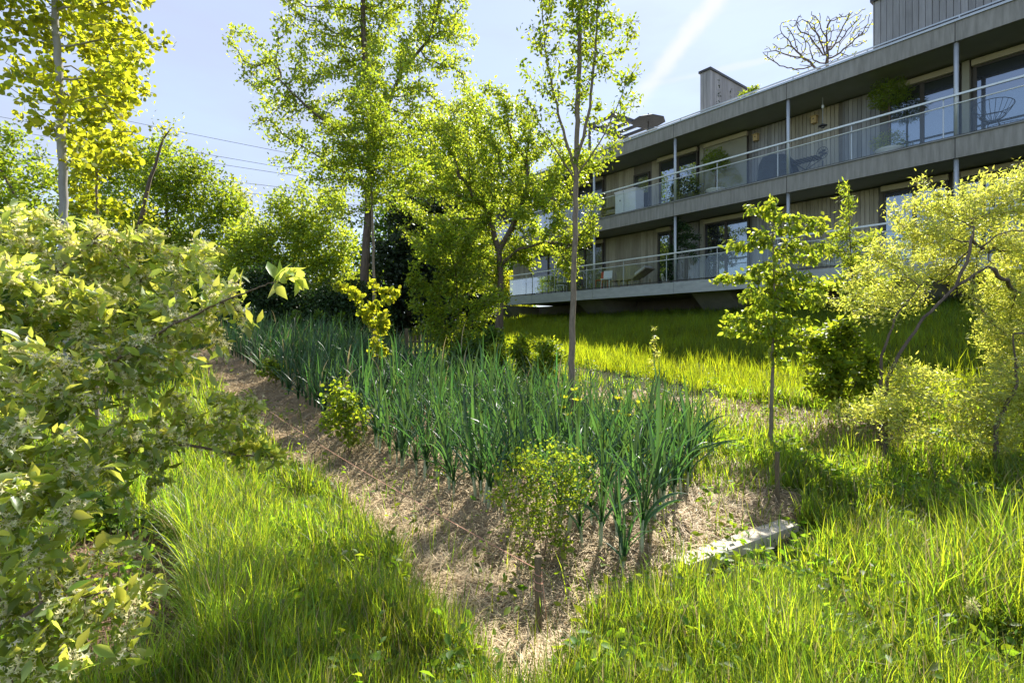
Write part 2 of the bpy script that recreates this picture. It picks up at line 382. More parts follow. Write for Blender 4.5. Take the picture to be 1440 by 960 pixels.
# ------------------------------------------------------------------ plant tools
def norm(a): return a / np.maximum(np.linalg.norm(a, axis=-1, keepdims=True), 1e-9)
TPL = {
 'quad': (np.array([(0, 0, 0), (.42, .30, .07), (1, 0, -.04), (.42, -.30, .07)]), np.array([(0, 2, 1), (0, 3, 2)]), None),
 'round': (np.array([(0, 0, 0), (.25, .40, .05), (.72, .40, .06), (1, 0, 0), (.72, -.40, .06), (.25, -.40, .05)]), None, np.array([(0, 3, 2, 1), (0, 5, 4, 3)])),
 'leaf': (np.array([(0, 0, 0), (.22, .17, .05), (.22, 0, 0), (.22, -.17, .05), (.55, .24, .03), (.55, 0, -.05), (.55, -.24, .03), (1, 0, -.16)]),
          np.array([(0, 2, 1), (0, 3, 2), (4, 5, 7), (5, 6, 7)]), np.array([(1, 2, 5, 4), (2, 3, 6, 5)])),
 'narrow': (np.array([(0, 0, 0), (.4, .13, .04), (1, 0, -.08), (.4, -.13, .04)]), np.array([(0, 2, 1), (0, 3, 2)]), None),
 'star': (np.array([(0, 0, 0)] + [(math.cos(a) * r, math.sin(a) * r, .25 if r > .3 else .05) for k in range(4) for a, r in ((k * 1.5708, .55), (k * 1.5708 + .785, .16))]),
          np.array([(0, 1 + i, 1 + (i + 1) % 8) for i in range(8)]), None),
}
def scatter(P, Dr, size, tpl, rg, up=.6, wid=1.0):
    """leaf shapes at P pointing along Dr, faces turned loosely upward; returns verts, tris, quads"""
    T, tr, qd = TPL[tpl]; n = len(P)
    x = norm(Dr); r = rg.normal(size=(n, 3)); r[:, 2] += up * 2.2
    z = norm(r - x * np.sum(r * x, -1, keepdims=True)); y = np.cross(z, x)
    size = np.broadcast_to(np.asarray(size, float), (n,))
    wv = size * (wid if np.isscalar(wid) else wid)
    V = (P[:, None, :] + T[None, :, 0:1] * (size[:, None] * 1)[..., None] * x[:, None, :]
         + T[None, :, 1:2] * wv[:, None, None] * y[:, None, :] + T[None, :, 2:3] * size[:, None, None] * z[:, None, :])
    m = len(T); off = (np.arange(n) * m)[:, None, None]
    return V.reshape(-1, 3), (None if tr is None else (tr[None] + off).reshape(-1, 3)), (None if qd is None else (qd[None] + off).reshape(-1, 4))
def join(parts):
    vs, ts, qs, b = [], [], [], 0
    for v, t_, q_ in parts:
        vs.append(v)
        if t_ is not None: ts.append(t_ + b)
        if q_ is not None: qs.append(q_ + b)
        b += len(v)
    return np.concatenate(vs), (np.concatenate(ts) if ts else None), (np.concatenate(qs) if qs else None)
def gate(P, wl, sd):                              # irregular three-dimensional gaps
    g = np.zeros(len(P)); q = np.random.default_rng(int(sd) + 900)
    for i in range(7):
        d = q.normal(size=3); d /= np.linalg.norm(d); d[2] *= 1.3
        g += np.sin((P @ d) * 6.2832 / (wl * q.uniform(.55, 1.5)) + q.uniform(0, 6.28))
    return g
def lobes_pts(lobes, n, rg, depth=1.1, gaps=0.0, sd=1):
    if gaps:
        P = lobes_raw(lobes, int(n / (1 - gaps)) + 10, rg, depth)
        wl = 1.15 * float(np.median([l[1] for l in lobes])); g = gate(P, wl, sd)
        P = P[np.argsort(-g)[:n]]; return P[rg.permutation(len(P))]
    return lobes_raw(lobes, n, rg, depth)
def lobes_raw(lobes, n, rg, depth=1.1):
    """lobes: (centre Vector, radius m[, squash]) -> points inside, more towards the rim"""
    C = np.array([l[0][:] for l in lobes]); r = np.array([l[1] for l in lobes]); sq = np.array([l[2] if len(l) > 2 else 1 for l in lobes])
    k = rg.choice(len(r), n, p=r ** 2.2 / np.sum(r ** 2.2))
    u = norm(rg.normal(size=(n, 3))) * (rg.uniform(0, 1, (n, 1)) ** .45)
    u[:, 1] *= depth; u[:, 2] *= sq[k]
    return C[k] + u * r[k][:, None]
def grow(start, parents, A, step, infl, kill, rg, iters=160, up=0.0, cap=6000, wiggle=.12):
    P = [np.array(p, float) for p in start]; par = list(parents)
    A = np.array(A, float)
    S = np.array(P); d = np.linalg.norm(A[:, None] - S[None], axis=2); near = d.argmin(1); dist = d.min(1)
    for it in range(iters):
        if not len(A): break
        act = dist < (infl if it > 3 else 1e9)
        if not act.any():
            act = dist <= np.partition(dist, min(3, len(dist) - 1))[min(3, len(dist) - 1)]
        ids = near[act]; S = np.array(P)
        dirs = norm(A[act] - S[ids]); acc = np.zeros((len(P), 3)); np.add.at(acc, ids, dirs)
        g = np.unique(ids); dv = norm(acc[g]) + rg.normal(size=(len(g), 3)) * wiggle; dv[:, 2] += up; dv = norm(dv)
        new = S[g] + dv * step
        b = len(P); P.extend(new); par.extend(g.tolist())
        dn = np.linalg.norm(A[:, None] - new[None], axis=2); k = dn.argmin(1); m = dn[np.arange(len(A)), k]
        better = m < dist; near = np.where(better, b + k, near); dist = np.where(better, m, dist)
        keep = dist > kill; A = A[keep]; near = near[keep]; dist = dist[keep]
        if len(P) > cap: break
    return np.array(P), np.array(par)
def radii(P, par, base_r, tip_r):
    n = len(P); cnt = np.zeros(n); haschild = np.zeros(n, bool); haschild[par[par >= 0]] = True
    cnt[~haschild] = 1
    for i in range(n - 1, 0, -1):
        if par[i] >= 0: cnt[par[i]] += cnt[i]
    cnt = np.maximum(cnt, 1); e = math.log(max(cnt[0], 2)) / math.log(max(base_r / tip_r, 1.5))
    return tip_r * cnt ** (1 / max(e, 1.2)), cnt
def tubes(P, par, r, k=5):
    n = len(P); d = np.zeros((n, 3)); ok = par >= 0
    d[ok] = P[ok] - P[par[ok]]
    ch = {}
    for i in range(n):
        if par[i] >= 0 and (par[i] not in ch or r[i] > r[ch[par[i]]]): ch[par[i]] = i
    for i in range(n):
        if par[i] < 0: d[i] = (P[ch[i]] - P[i]) if i in ch else (0, 0, 1)
    for i, c in ch.items(): 
        if par[i] >= 0: d[i] = norm(norm(d[i]) + norm(P[c] - P[i]))
    d = norm(d)
    ref = np.array([.83, .31, .46]); 
    def ring(C, D, rr):
        u = norm(np.cross(D, ref)); v = np.cross(D, u); a = np.arange(k) * 2 * math.pi / k
        return C[:, None] + rr[:, None, None] * (np.cos(a)[None, :, None] * u[:, None] + np.sin(a)[None, :, None] * v[:, None])
    V = [ring(P, d, r).reshape(-1, 3)]
    main = np.zeros(n, bool); 
    for c in ch.values(): main[c] = True
    a_main = np.nonzero(ok & main)[0]; a_side = np.nonzero(ok & ~main)[0]
    startid = np.zeros(n, int); startid[a_main] = par[a_main] * k
    if len(a_side):
        V.append(ring(P[par[a_side]], d[a_side], r[a_side] * 1.15).reshape(-1, 3)); startid[a_side] = n * k + np.arange(len(a_side)) * k
    e = np.nonzero(ok)[0]; j = np.arange(k); j2 = (j + 1) % k
    q = np.stack([startid[e][:, None] + j, startid[e][:, None] + j2, (e * k)[:, None] + j2, (e * k)[:, None] + j], -1).reshape(-1, 4)
    return np.concatenate(V), None, q
def resample(pts, step):
    out = [Vector(pts[0])]
    for a, b in zip(pts[:-1], pts[1:]):
        a, b = Vector(a), Vector(b); m = max(1, int(round((b - a).length / step)))
        out += [a.lerp(b, (i + 1) / m) for i in range(m)]
    return out
def plant(name, label, cat, stems, lobes, attr_n, step, base_r, tip_r, leaves, leaf_size, tpl, leafm, barkm,
          group=None, seed=1, up=.05, infl=None, kill=None, depth=1.1, spread=None, thin=5, k=5, leaf_up=.5, flowers=0, cap=5000,
          wiggle=.12, fill=0.0, droop=.0, trunk_name='trunk', crown_name='crown', wid=1.0, stem_r=None, fork=.42, gaps=.4, tips=None):
    """stems: list of polylines (first point = base). lobes: [(centre, radius)]"""
    rg = np.random.default_rng(seed)
    root = empty(name, stems[0][0], label, cat, group)
    P, par = [], []
    for st in stems:
        rs = resample(st, step)
        for i, p in enumerate(rs):
            jit = Vector(rg.normal(size=3) * step * .05) if 0 < i < len(rs) else Vector((0, 0, 0))
            P.append(p + jit); par.append(len(P) - 2 if i else -1)
    ns = len(P)
    A = lobes_pts(lobes, attr_n, rg, depth, gaps, seed)
    P, par = grow(P, par, A, step, infl or step * 7, kill or step * 1.6, rg, up=up, cap=cap, wiggle=wiggle)
    r, cnt = radii(P, par, base_r, tip_r)
    # the given stems keep at least a linear taper
    i0 = 0
    for st in stems:
        m = len(resample(st, step)); grounded = st is stems[0] or abs(st[0][2] - tz(st[0][0], st[0][1])) < .2
        br = (stem_r or base_r) * (1 if grounded else fork); tap = br * (1 - .82 * np.linspace(0, 1, m) ** .8)
        r[i0:i0 + m] = np.maximum(r[i0:i0 + m] * .6, tap); i0 += m
    V, _, q_ = tubes(P, par, r, k)
    link_mesh(trunk_name, np_mesh(name + '_' + trunk_name, V, None, q_, True), M[barkm], root)
    if leaves:
        cand = np.nonzero((cnt <= thin) & (np.arange(len(P)) >= ns))[0]
        if len(cand) == 0: cand = np.nonzero(np.arange(len(P)) > ns // 2)[0]
        pick = rg.choice(cand, leaves); f = rg.uniform(0, 1, (leaves, 1))
        pos = P[pick] * f + P[np.maximum(par[pick], 0)] * (1 - f)
        bd = norm(P[pick] - P[np.maximum(par[pick], 0)])
        sp = spread if spread is not None else leaf_size * .6
        dr = norm(bd * .5 + rg.normal(size=(leaves, 3)) * .8 + np.array([0, 0, -droop]))
        pos = pos + rg.normal(size=(leaves, 3)) * sp
        if fill:
            m = int(leaves * fill); pos[:m] = lobes_pts(lobes, m, rg, depth, gaps, seed)
        sz = leaf_size * rg.uniform(.6, 1.3, leaves)
        for tp in (tips or []):                    # fresh terminal leaves
            m = 6; pos = np.concatenate([pos, np.array(tp[:])[None] + rg.normal(size=(m, 3)) * .006])
            dr = np.concatenate([dr, rg.normal(size=(m, 3)) + np.array([.7, -.2, .45])]); sz = np.concatenate([sz, leaf_size * rg.uniform(1.0, 1.5, m)])
        vv, tt, qq = scatter(pos, dr, sz, tpl, rg, leaf_up, wid)
        link_mesh(crown_name, np_mesh(name + '_' + crown_name, vv, tt, qq), M[leafm], root)
        if flowers:
            pick = rg.choice(cand, flowers); f = rg.uniform(0, 1, (flowers, 1))
            pos = P[pick] * f + P[np.maximum(par[pick], 0)] * (1 - f) + rg.normal(size=(flowers, 3)) * leaf_size * .28
            vv, tt, qq = scatter(pos, rg.normal(size=(flowers, 3)), leaf_size * .34 * rg.uniform(.7, 1.2, flowers), 'star', rg, 0)
            link_mesh('flowers', np_mesh(name + '_flowers', vv, tt, qq), M['petal'], root)
    return root
def L(Y, *ps, dy=0):        # lobes seen at (px,py,radius px) at depth Y
    out = []
    for i, p in enumerate(ps):
        yy = Y + (p[3] if len(p) > 3 else 0) + dy; out.append((W(p[0], p[1], yy), p[2] * yy / F))
    return out
def stem(Y, *ps, base=None):  # a stem through pixels at depth Y, footed on the ground
    pts = [W(x, y, Y) for x, y in ps]; b = pts[0].copy(); b.z = tz(b.x, b.y) - .05
    return ([b] if b.z < pts[0].z - .02 else []) + pts

# ------------------------------------------------------------------ building
NF = 17.4                                            # plane of the balcony fronts
NWALL = 19.1
Z1, Z2, Z3 = 3.58, 6.65, 9.64                        # tops of the three slabs
S0, S1 = -9.0, 24.0
base = sn(8, NWALL, 2.3)
bld = empty('apartment_building', base, 'long grey three-level apartment block with deep balconies and vertical board walls', 'building')
def slab(name, ztop, th, s0, s1, mf, lip):
    m = MB().box_sn(s0, s1, NF + .14, 27, ztop - th + .06, ztop - .02); o = m.build(name, M['soffit'], bld)
    # facing panels with open joints
    f = MB(); joints = [s_at(947, NF), s_at(1104, NF), s_at(1343, NF)]; dlt = (joints[0] - joints[2]) / 2
    e = [joints[2] + dlt * i for i in range(-4, 8)]; e = [s0] + [x for x in e if s0 + .3 < x < s1 - .3] + [s1]
    for a, b in zip(e[:-1], e[1:]): f.box_sn(a + .008, b - .008, NF, NF + .135, ztop - th, ztop)
    f.build('fascia', mf, o)
    if lip: MB().box_sn(s0, s1, NF - .04, NF + .2, ztop + .004, ztop + lip).build('coping', M['metal_grey'] if lip > .05 else M['concrete'], o)
    return o
slab('balcony_slab', Z1, .44, S0, 22.6, M['concrete_light'], 0)
slab('balcony_slab', Z2, .52, S0, S1, M['fascia'], .04)
slab('roof_slab', Z3, .50, S0, S1, M['fascia'], .06)
cols = [s_at(947, NF) + i * (s_at(1343, NF) - s_at(947, NF)) / 2 for i in (-2, -1, 0, 1, 2, 3, 4)]
for cs in cols:
    for za, zb in ((Z1, Z2 - .52), (Z2, Z3 - .5)):
        if cs > 23: continue
        MB().tube([sn(cs, NF + .12, za), sn(cs, NF + .12, zb)], .055, 10).build('column', M['metal_grey'], bld, smooth_=True)
# railings
for zf, s1 in ((Z1, 22.5), (Z2, S1 - .1)):
    m = MB().box_sn(S0, s1, NF + .03, NF + .09, zf + 1.10, zf + 1.15)
    rl = m.build('railing', M['metal_white'], bld)
    MB().tube([sn(S0, NF + .06, zf + .9), sn(s1, NF + .06, zf + .9)], .018, 6).build('rail', M['metal_white'], rl)
    MB().box_sn(S0, s1, NF + .03, NF + .07, zf + .045, zf + .075).build('rail', M['metal_dark'], rl)
    g = MB(); p = MB(); x = S0
    while x < s1 - .5:
        b = min(x + 2.15, s1); g.box_sn(x + .02, b - .02, NF + .075, NF + .085, zf + .08, zf + .88)
        MB().box_sn(x - .015, x + .015, NF + .09, NF + .105, zf + .04, zf + 1.1).build('post', M['metal_grey'], rl); x += 2.15
    g.build('glass', M['rail_glass'], rl)
rr = MB().box_sn(S0, S1, NF + .3, NF + .34, Z3 + .26, Z3 + .30)
x = S0
while x < S1: rr.box_sn(x, x + .03, NF + .3, NF + .33, Z3, Z3 + .26); x += 2.1
rr.build('roof_railing', M['metal_grey'], bld)
# back walls, boards, windows
def boards(m, s0, s1, z0, z1, n=NWALL, wdt=.125, th=.03):
    x = s0
    while x < s1 - .01:
        b = min(x + wdt, s1); m.box_sn(x + .006, b - .006, n - th + random.uniform(-.004, .004), n, z0, z1); x = b
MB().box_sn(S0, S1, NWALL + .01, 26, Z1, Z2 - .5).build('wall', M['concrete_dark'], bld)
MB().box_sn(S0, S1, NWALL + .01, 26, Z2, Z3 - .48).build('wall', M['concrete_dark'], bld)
def board_panel(p0, p1, zf, zc, mat='boards'):
    a, b = sorted((s_at(p0, NWALL), s_at(p1, NWALL))); m = MB(); boards(m, a, b, zf, zc); return m.build('board_cladding', M[mat], bld)
def window(sa, sb, zf, zc, panes=2, blind=.22, closed=0.0, sill=.05, glass='window_glass'):
    a, b = min(sa, sb), max(sa, sb); n1 = NWALL - .02
    f = MB(); w_ = .07
    zt = zc - .16
    f.box_sn(a, a + w_, n1 - .09, n1, zf + sill, zt); f.box_sn(b - w_, b, n1 - .09, n1, zf + sill, zt)
    f.box_sn(a + w_, b - w_, n1 - .09, n1, zf + sill, zf + sill + w_); f.box_sn(a + w_, b - w_, n1 - .09, n1, zt - w_, zt)
    for i in range(1, panes):
        c = a + (b - a) * i / panes; f.box_sn(c - .05, c + .05, n1 - .085, n1, zf + sill + w_, zt - w_)
    wd = f.build('window', M['frame_dark'], bld)
    for i in range(panes):
        c0 = a + (b - a) * i / panes + w_ * .8; c1 = a + (b - a) * (i + 1) / panes - w_ * .8
        MB().box_sn(c0, c1, n1 - .05, n1 - .035, zf + sill + w_, zt - w_).build('pane', M[glass], wd)
    if blind: MB().box_sn(a - .02, b + .02, n1 - .2, n1 - .09, zc - .3 + .12, zc - .02).build('blind_box', M['blind'], wd)
    if closed: MB().box_sn(a + .01, b - .01, n1 - .125, n1 - .105, zc - .18 - closed * (zc - zf - .2), zc - .185).build('roller_blind', M['blind_grey'], wd)
    return wd
def fin(px, zf, zc, wpx=.16):
    a = s_at(px, NWALL - .2); MB().box_sn(a - wpx / 2, a + wpx / 2, NWALL - .22, NWALL - .032, zf, zc).build('pier', M['blind_grey'], bld)
ZA, ZB = Z2, Z3 - .5      # upper storey
SW = lambda p: s_at(p, NWALL)
window(SW(1250), SW(1350), ZA, ZB, 2); fin(1358, ZA, ZB)
window(SW(1370), SW(1370) - 3.1, ZA, ZB, 2); window(SW(1370) - 3.4, SW(1370) - 6.6, ZA, ZB, 3)
board_panel(1238, 1185, ZA, ZB, 'boards_grey'); board_panel(1180, 1106, ZA, ZB, 'boards'); board_panel(1105, 1058, ZA, ZB, 'boards_grey')
window(SW(1053), SW(992), ZA, ZB, 2, .2, .98); fin(987, ZA, ZB)
window(SW(983), SW(929), ZA, ZB, 2)
board_panel(927, 917, ZA, ZB); window(SW(915), SW(893), ZA, ZB - .25, 1, 0, glass='window_dull'); board_panel(892, 853, ZA, ZB)
window(SW(850), SW(815), ZA, ZB, 2, glass='window_dull'); board_panel(813, 770, ZA, ZB); window(SW(768), SW(735), ZA, ZB, 2, glass='window_dull'); board_panel(733, 712, ZA, ZB)
ZA, ZB = Z1, Z2 - .52     # lower storey
window(SW(1243), SW(1335), ZA, ZB, 2); fin(1345, ZA, ZB); window(SW(1355), SW(1440), ZA, ZB, 2); window(SW(1450), SW(1450) - 3, ZA, ZB, 2)
board_panel(1236, 1100, ZA, ZB); board_panel(1098, 1058, ZA, ZB, 'boards_grey'); window(SW(1055), SW(992), ZA, ZB, 2); fin(987, ZA, ZB)
board_panel(983, 947, ZA, ZB, 'boards_grey'); window(SW(945), SW(927), ZA, ZB, 1); board_panel(925, 853, ZA, ZB)
window(SW(850), SW(800), ZA, ZB, 2, glass='window_dull'); window(SW(797), SW(750), ZA, ZB, 2, glass='window_dull'); board_panel(747, 722, ZA, ZB)
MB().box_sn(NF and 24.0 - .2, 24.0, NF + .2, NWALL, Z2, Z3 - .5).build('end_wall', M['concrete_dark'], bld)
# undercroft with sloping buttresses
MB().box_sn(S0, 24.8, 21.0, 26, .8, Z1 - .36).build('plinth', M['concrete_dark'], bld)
for px in (720, 850, 1020, 1290):
    a = s_at(px, 19.5); w_ = .35
    vs = [sn(a + sx, n, z) for sx in (-w_ * 2.2, w_ * 2.2) for n, z in ((NF + .9, Z1 - .37), (21.05, Z1 - .37), (21.05, 1.6), (20.1, 1.9))]
    MB().add(vs, [(0, 1, 2, 3), (7, 6, 5, 4), (0, 4, 5, 1), (1, 5, 6, 2), (2, 6, 7, 3), (3, 7, 4, 0)]).build('buttress', M['concrete'], bld)
# clad roof volume at the right, tall roof wall, pergola
sr = s_at(1227, NF + .35)
m = MB(); boards(m, S0, sr, Z3 + .02, 11.25, NF + .42, .15, .05)
rv = m.build('penthouse_cladding', M['boards_grey'], bld)
MB().box_sn(S0, sr - .03, NF + .421, 26, Z3 + .02, 11.25).build('penthouse', M['concrete_dark'], bld)
m = MB(); n_ = NF + .42
while n_ < 25: m.box_sn(sr - .025, sr + .012, n_ + .005, n_ + .15, Z3 + .02, 11.25); n_ += .155
m.build('penthouse_cladding', M['boards_grey'], bld)
MB().box_sn(S0, sr + .05, NF + .3, 25.5, 11.254, 11.36).build('coping', M['metal_dark'], bld)
nt_ = 19.2; sa, sb = s_at(999, nt_), s_at(985, nt_); zt = z_at(999, 95, nt_)
MB().box_sn(sa + .04, sb - .04, nt_ + .03, 24.5, Z3, zt - .1).build('party_wall', M['concrete_dark'], bld)
m = MB(); boards(m, sa, sb, Z3, zt - .09, nt_ + .02, .15, .04)
n_ = nt_
while n_ < 24.4: m.box_sn(sa - .0, sa + .037, n_ + .005, n_ + .15, Z3, zt - .09); n_ += .155
m.build('board_cladding', M['boards_grey'], bld)
MB().box_sn(sa - .05, sb + .05, nt_ - .07, 24.6, zt - .088, zt).build('coping', M['metal_dark'], bld)
# ivy creeping over the roof wall
rg = np.random.default_rng(4); k = 1500; nn = rg.uniform(nt_ + .3, 23.5, k); zz = Z3 + .2 + (zt - Z3 - .5) * np.abs(np.sin(nn * 3.1 + np.sin(nn * 7))) * rg.uniform(0, 1, k)
pos = np.stack([(sa - .03) * DX + nn * NX, (sa - .03) * DY + nn * NY, zz], -1)
vv, tt, qq = scatter(pos, rg.normal(size=(k, 3)) + [0, 0, -.6], rg.uniform(.05, .12, k), 'quad', rg, .2)
iv = link_mesh('creeper', np_mesh('creeper', vv, tt, qq), M['leaf_dark'], None, sn(sa, nt_, Z3)); tag(iv, 'sparse dark creeper clinging to the tall wall standing on the roof', 'climber')
pe = empty('pergola', sn(20, 19.5, Z3), 'dark steel pergola frame on the roof behind the leafy tree tops', 'pergola')
sp0, sp1 = s_at(868, 19.5), s_at(832, 19.5); zp = z_at(833, 175, 19.5)
for a in (sp0, sp1):
    MB().box_sn(a - .08, a + .08, 19.1, 23, zp - .2, zp).build('beam', M['metal_dark'], pe)
    for n_ in (19.3, 22.6): MB().box_sn(a - .05, a + .05, n_, n_ + .1, Z3, zp - .203).build('post', M['metal_dark'], pe)
for i in range(6): MB().box_sn(sp0 + .085, sp1 - .085, 19.3 + i * .62, 19.42 + i * .62, zp - .15, zp - .02).build('crossbeam', M['metal_dark'], pe)
ub = empty('parasol', sn(sp0 - 1.2, 20.3, Z3), 'low dark parasol on the roof beside the pergola', 'parasol')
ct = sn(sp0 - 1.2, 20.3, 0)
MB().tube([ct + Vector((0, 0, Z3)), ct + Vector((0, 0, Z3 + 2.3))], .03, 8).build('pole', M['metal_dark'], ub)
MB().lathe(ct + Vector((0, 0, Z3 + 1.9)), [(.8, 0), (.8, .04), (.4, .2), (.05, .3)], 8).build('canopy', M['cover'], ub)

# ------------------------------------------------------------------ things on the balconies
def rotM(a): return Matrix.Rotation(a, 3, 'Z')
FA = math.atan2(DY, DX)                      # heading of the s axis
def place(px, n, zf): s = s_at(px, n); return sn(s, n, zf)
ZU = Z2 + .002
# white cabinet
p = place(885, 18.5, Z2); c = empty('cabinet', p, 'tall white two-door cabinet standing on the upper balcony', 'cabinet'); rt = rotM(FA)
MB().box(p + Vector((0, 0, .62)), 1.15, .55, 1.2, rt).build('body', M['white_paint'], c)
for sx in (-.28, .28): MB().box(p + rt @ Vector((sx, .285, .64)), .54, .018, 1.12, rt).build('door', M['white_paint'], c)
MB().box(p + Vector((0, 0, 1.245)), 1.22, .62, .045, rt).build('top', M['white_paint'], c)
MB().box(p + rt @ Vector((0.28, .30, .85)), .04, .02, .06, rt).build('handle', M['metal_dark'], c)
# low wooden shelf beside it
p = place(858, 18.5, Z2); c = empty('shelf', p, 'low brown shelf with pots beside the white cabinet', 'shelf')
for z in (.12, .42, .72): MB().box(p + Vector((0, 0, z)), .9, .35, .03, rt).build('board', M['teak'], c)
for sx in (-.43, .43): MB().box(p + rt @ Vector((sx, 0, .37)), .03, .34, .74, rt).build('side', M['teak'], c)
# barbecue under its cover
p = place(1094, 18.3, Z2); c = empty('covered_barbecue', p, 'barbecue under a black fitted cover on the upper balcony', 'barbecue')
m = MB(); prof = [(-.62, 0), (-.6, .35), (-.45, .8), (-.3, .98), (.1, 1.08), (.42, 1.05), (.55, .8), (.6, 0)]
vs = [p + rt @ Vector((x, y * (1 - .25 * z), z)) for y in (-.3, .3) for x, z in prof]; k = len(prof)
m.add(vs, [tuple(range(k)), tuple(range(2 * k - 1, k - 1, -1))] + [(i, i + k, (i + 1) % k + k, (i + 1) % k) for i in range(k)])
m.build('cover', M['cover'], c)
for sx in (-.5, .5): MB().tube([p + rt @ Vector((sx, .34, .02)), p + rt @ Vector((sx, .34, .1))], .035, 10).build('wheel', M['metal_dark'], c)
# planters with clipped trees
def foliage_ball(name, cpts, r, n, size, mat, parent, seed, sq=1.0, tpl='quad'):
    rg = np.random.default_rng(seed); u = norm(rg.normal(size=(n, 3))) * (rg.uniform(0, 1, (n, 1)) ** .3)
    u *= (1 + .13 * np.sin(u[:, :1] * 9 + seed) + .12 * np.sin(u[:, 2:3] * 11)); u[:, 2] *= sq
    pos = np.array(cpts)[None] + u * r
    vv, tt, qq = scatter(pos, u + rg.normal(size=(n, 3)) * .5, size * rg.uniform(.6, 1.3, n), tpl, rg, .3)
    return link_mesh(name, np_mesh(name, vv, tt, qq), M[mat], parent)
def topiary(px, n, zf, hpx, r, label, sq=.9, pot=True):
    p = place(px, n, zf); h = hpx; c = empty('potted_tree', p, label, 'potted tree')
    MB().lathe(p, [(.17, 0), (.27, .1), (.32, .3), (.35, .34), (.33, .36), (.28, .34), (.05, .33)], 18).build('pot', M['terracotta'], c, smooth_=True)
    MB().tube([p + Vector((0, 0, .3)), p + Vector((.03, .02, h * .6)), p + Vector((0, 0, h))], [.035, .03, .02], 7).build('trunk', M['bark_brown'], c)
    foliage_ball('crown', p + Vector((0, 0, h)), r, 3500, .075, 'leaf_fresh', c, int(px), sq, 'narrow'); return p, c
topiary(1006, 18.2, Z2, 1.45, .46, 'round-headed potted tree in a pale bowl on the balcony by the closed grey blind', .85)
p, c = topiary(1250, 18.2, Z2, 1.95, .5, 'potted tree with ball crown and a yellowish skirt of leaves by the upper window', .8)
foliage_ball('underplanting', p + Vector((0, 0, .55)), .42, 1300, .07, 'leaf_silver', c, 9, .7, 'narrow')
p = place(962, 18.2, Z2); c = empty('balcony_shrub', p, 'low bushy dark shrub behind the glass of the upper balcony', 'shrub')
MB().box(p + Vector((0, 0, .2)), 1.0, .4, .4, rt).build('planter', M['metal_dark'], c); foliage_ball('crown', p + Vector((0, 0, .72)), .58, 2200, .07, 'leaf_dark', c, 12, .75)
# bird boxes and hanging feeder
for px, py, lb in ((1063, 194, 'small plywood nest box on the boards above the covered barbecue'), (1145, 169, 'small plywood nest box on the boards beside the hanging bird feeder')):
    n_ = NWALL - .13; s_ = s_at(px, n_); z_ = z_at(px, py, n_); p = sn(s_, n_, z_)
    c = empty('nest_box', p, lb, 'nest box', 'nest boxes on the balcony wall')
    MB().box(p, .16, .15, .22, rt).build('box', M['birch_ply'], c); MB().box(p + Vector((0, 0, .125)), .21, .2, .02, rt).build('lid', M['birch_ply'], c)
    q0 = p + rt @ Vector((0, .0755, .03)); MB().tube([q0, q0 + rt @ Vector((0, .004, 0))], .022, 10).build('entrance_hole', M['metal_dark'], c)
    MB().tube([p + Vector((0, 0, .13)), p + Vector((0, 0, .25))], .005, 4).build('hanger', M['metal_dark'], c)
n_ = 18.2; s_ = s_at(1157, n_); ztop = Z3 - .5; zb = z_at(1157, 178, n_); p = sn(s_, n_, zb)
c = empty('bird_feeder', p, 'pole-like bird feeder hanging from the roof slab above the upper balcony', 'bird feeder')
MB().tube([p, sn(s_, n_, ztop)], .008, 5).build('wire', M['metal_grey'], c)
MB().lathe(p, [(.01, -.06), (.05, -.05), (.06, .0), (.13, .01), (.13, .025), (.02, .09)], 12).build('tray', M['metal_dark'], c)
q_ = sn(s_, n_, ztop - .35); MB().lathe(q_, [(.01, 0), (.035, .03), (.035, .09), (.01, .12)], 10).build('seed_cup', M['white_paint'], c)
# slatted table and round fan-like chair
p = place(1133, 18.2, Z2); c = empty('folding_table', p, 'low dark slatted table on the upper balcony', 'table')
for i in range(8): MB().box(p + rt @ Vector((-.38 + i * .11, 0, .62)), .07, .55, .02, rt).build('slat', M['metal_dark'], c)
for sx in (-.35, .35):
    MB().tube([p + rt @ Vector((sx, -.25, 0)), p + rt @ Vector((-sx, .25, .6))], .014, 6).build('leg', M['metal_dark'], c)
    MB().tube([p + rt @ Vector((sx, .25, 0)), p + rt @ Vector((-sx, -.25, .6))], .014, 6).build('leg', M['metal_dark'], c)
p = place(1157, 18.3, Z2); c = empty('standing_fan', p, 'dark round pedestal fan beside the slatted table', 'fan')
MB().lathe(p, [(.2, 0), (.2, .03), (.02, .05), (.018, .5)], 14).build('stand', M['metal_dark'], c)
fm = MB()
for k in range(14):
    a = k * math.pi / 7; fm.tube([p + Vector((0, 0, .75)), p + rt @ Vector((math.cos(a) * .17, .03, .75 + math.sin(a) * .19))], .006, 4)
ring = [p + rt @ Vector((math.cos(a) * .17, .03, .75 + math.sin(a) * .19)) for a in np.linspace(0, 6.2832, 22)]
fm.tube(ring, .009, 5, False); fm.build('cage', M['metal_dark'], c)
b = MB()
for k in range(4):
    a = k * math.pi / 2 + .4; c0 = p + rt @ Vector((math.cos(a) * .08, .0, .75 + math.sin(a) * .08)); b.box(c0, .1, .01, .08, rt @ Matrix.Rotation(.3, 3, 'X'))
b.build('blades', M['metal_dark'], c)
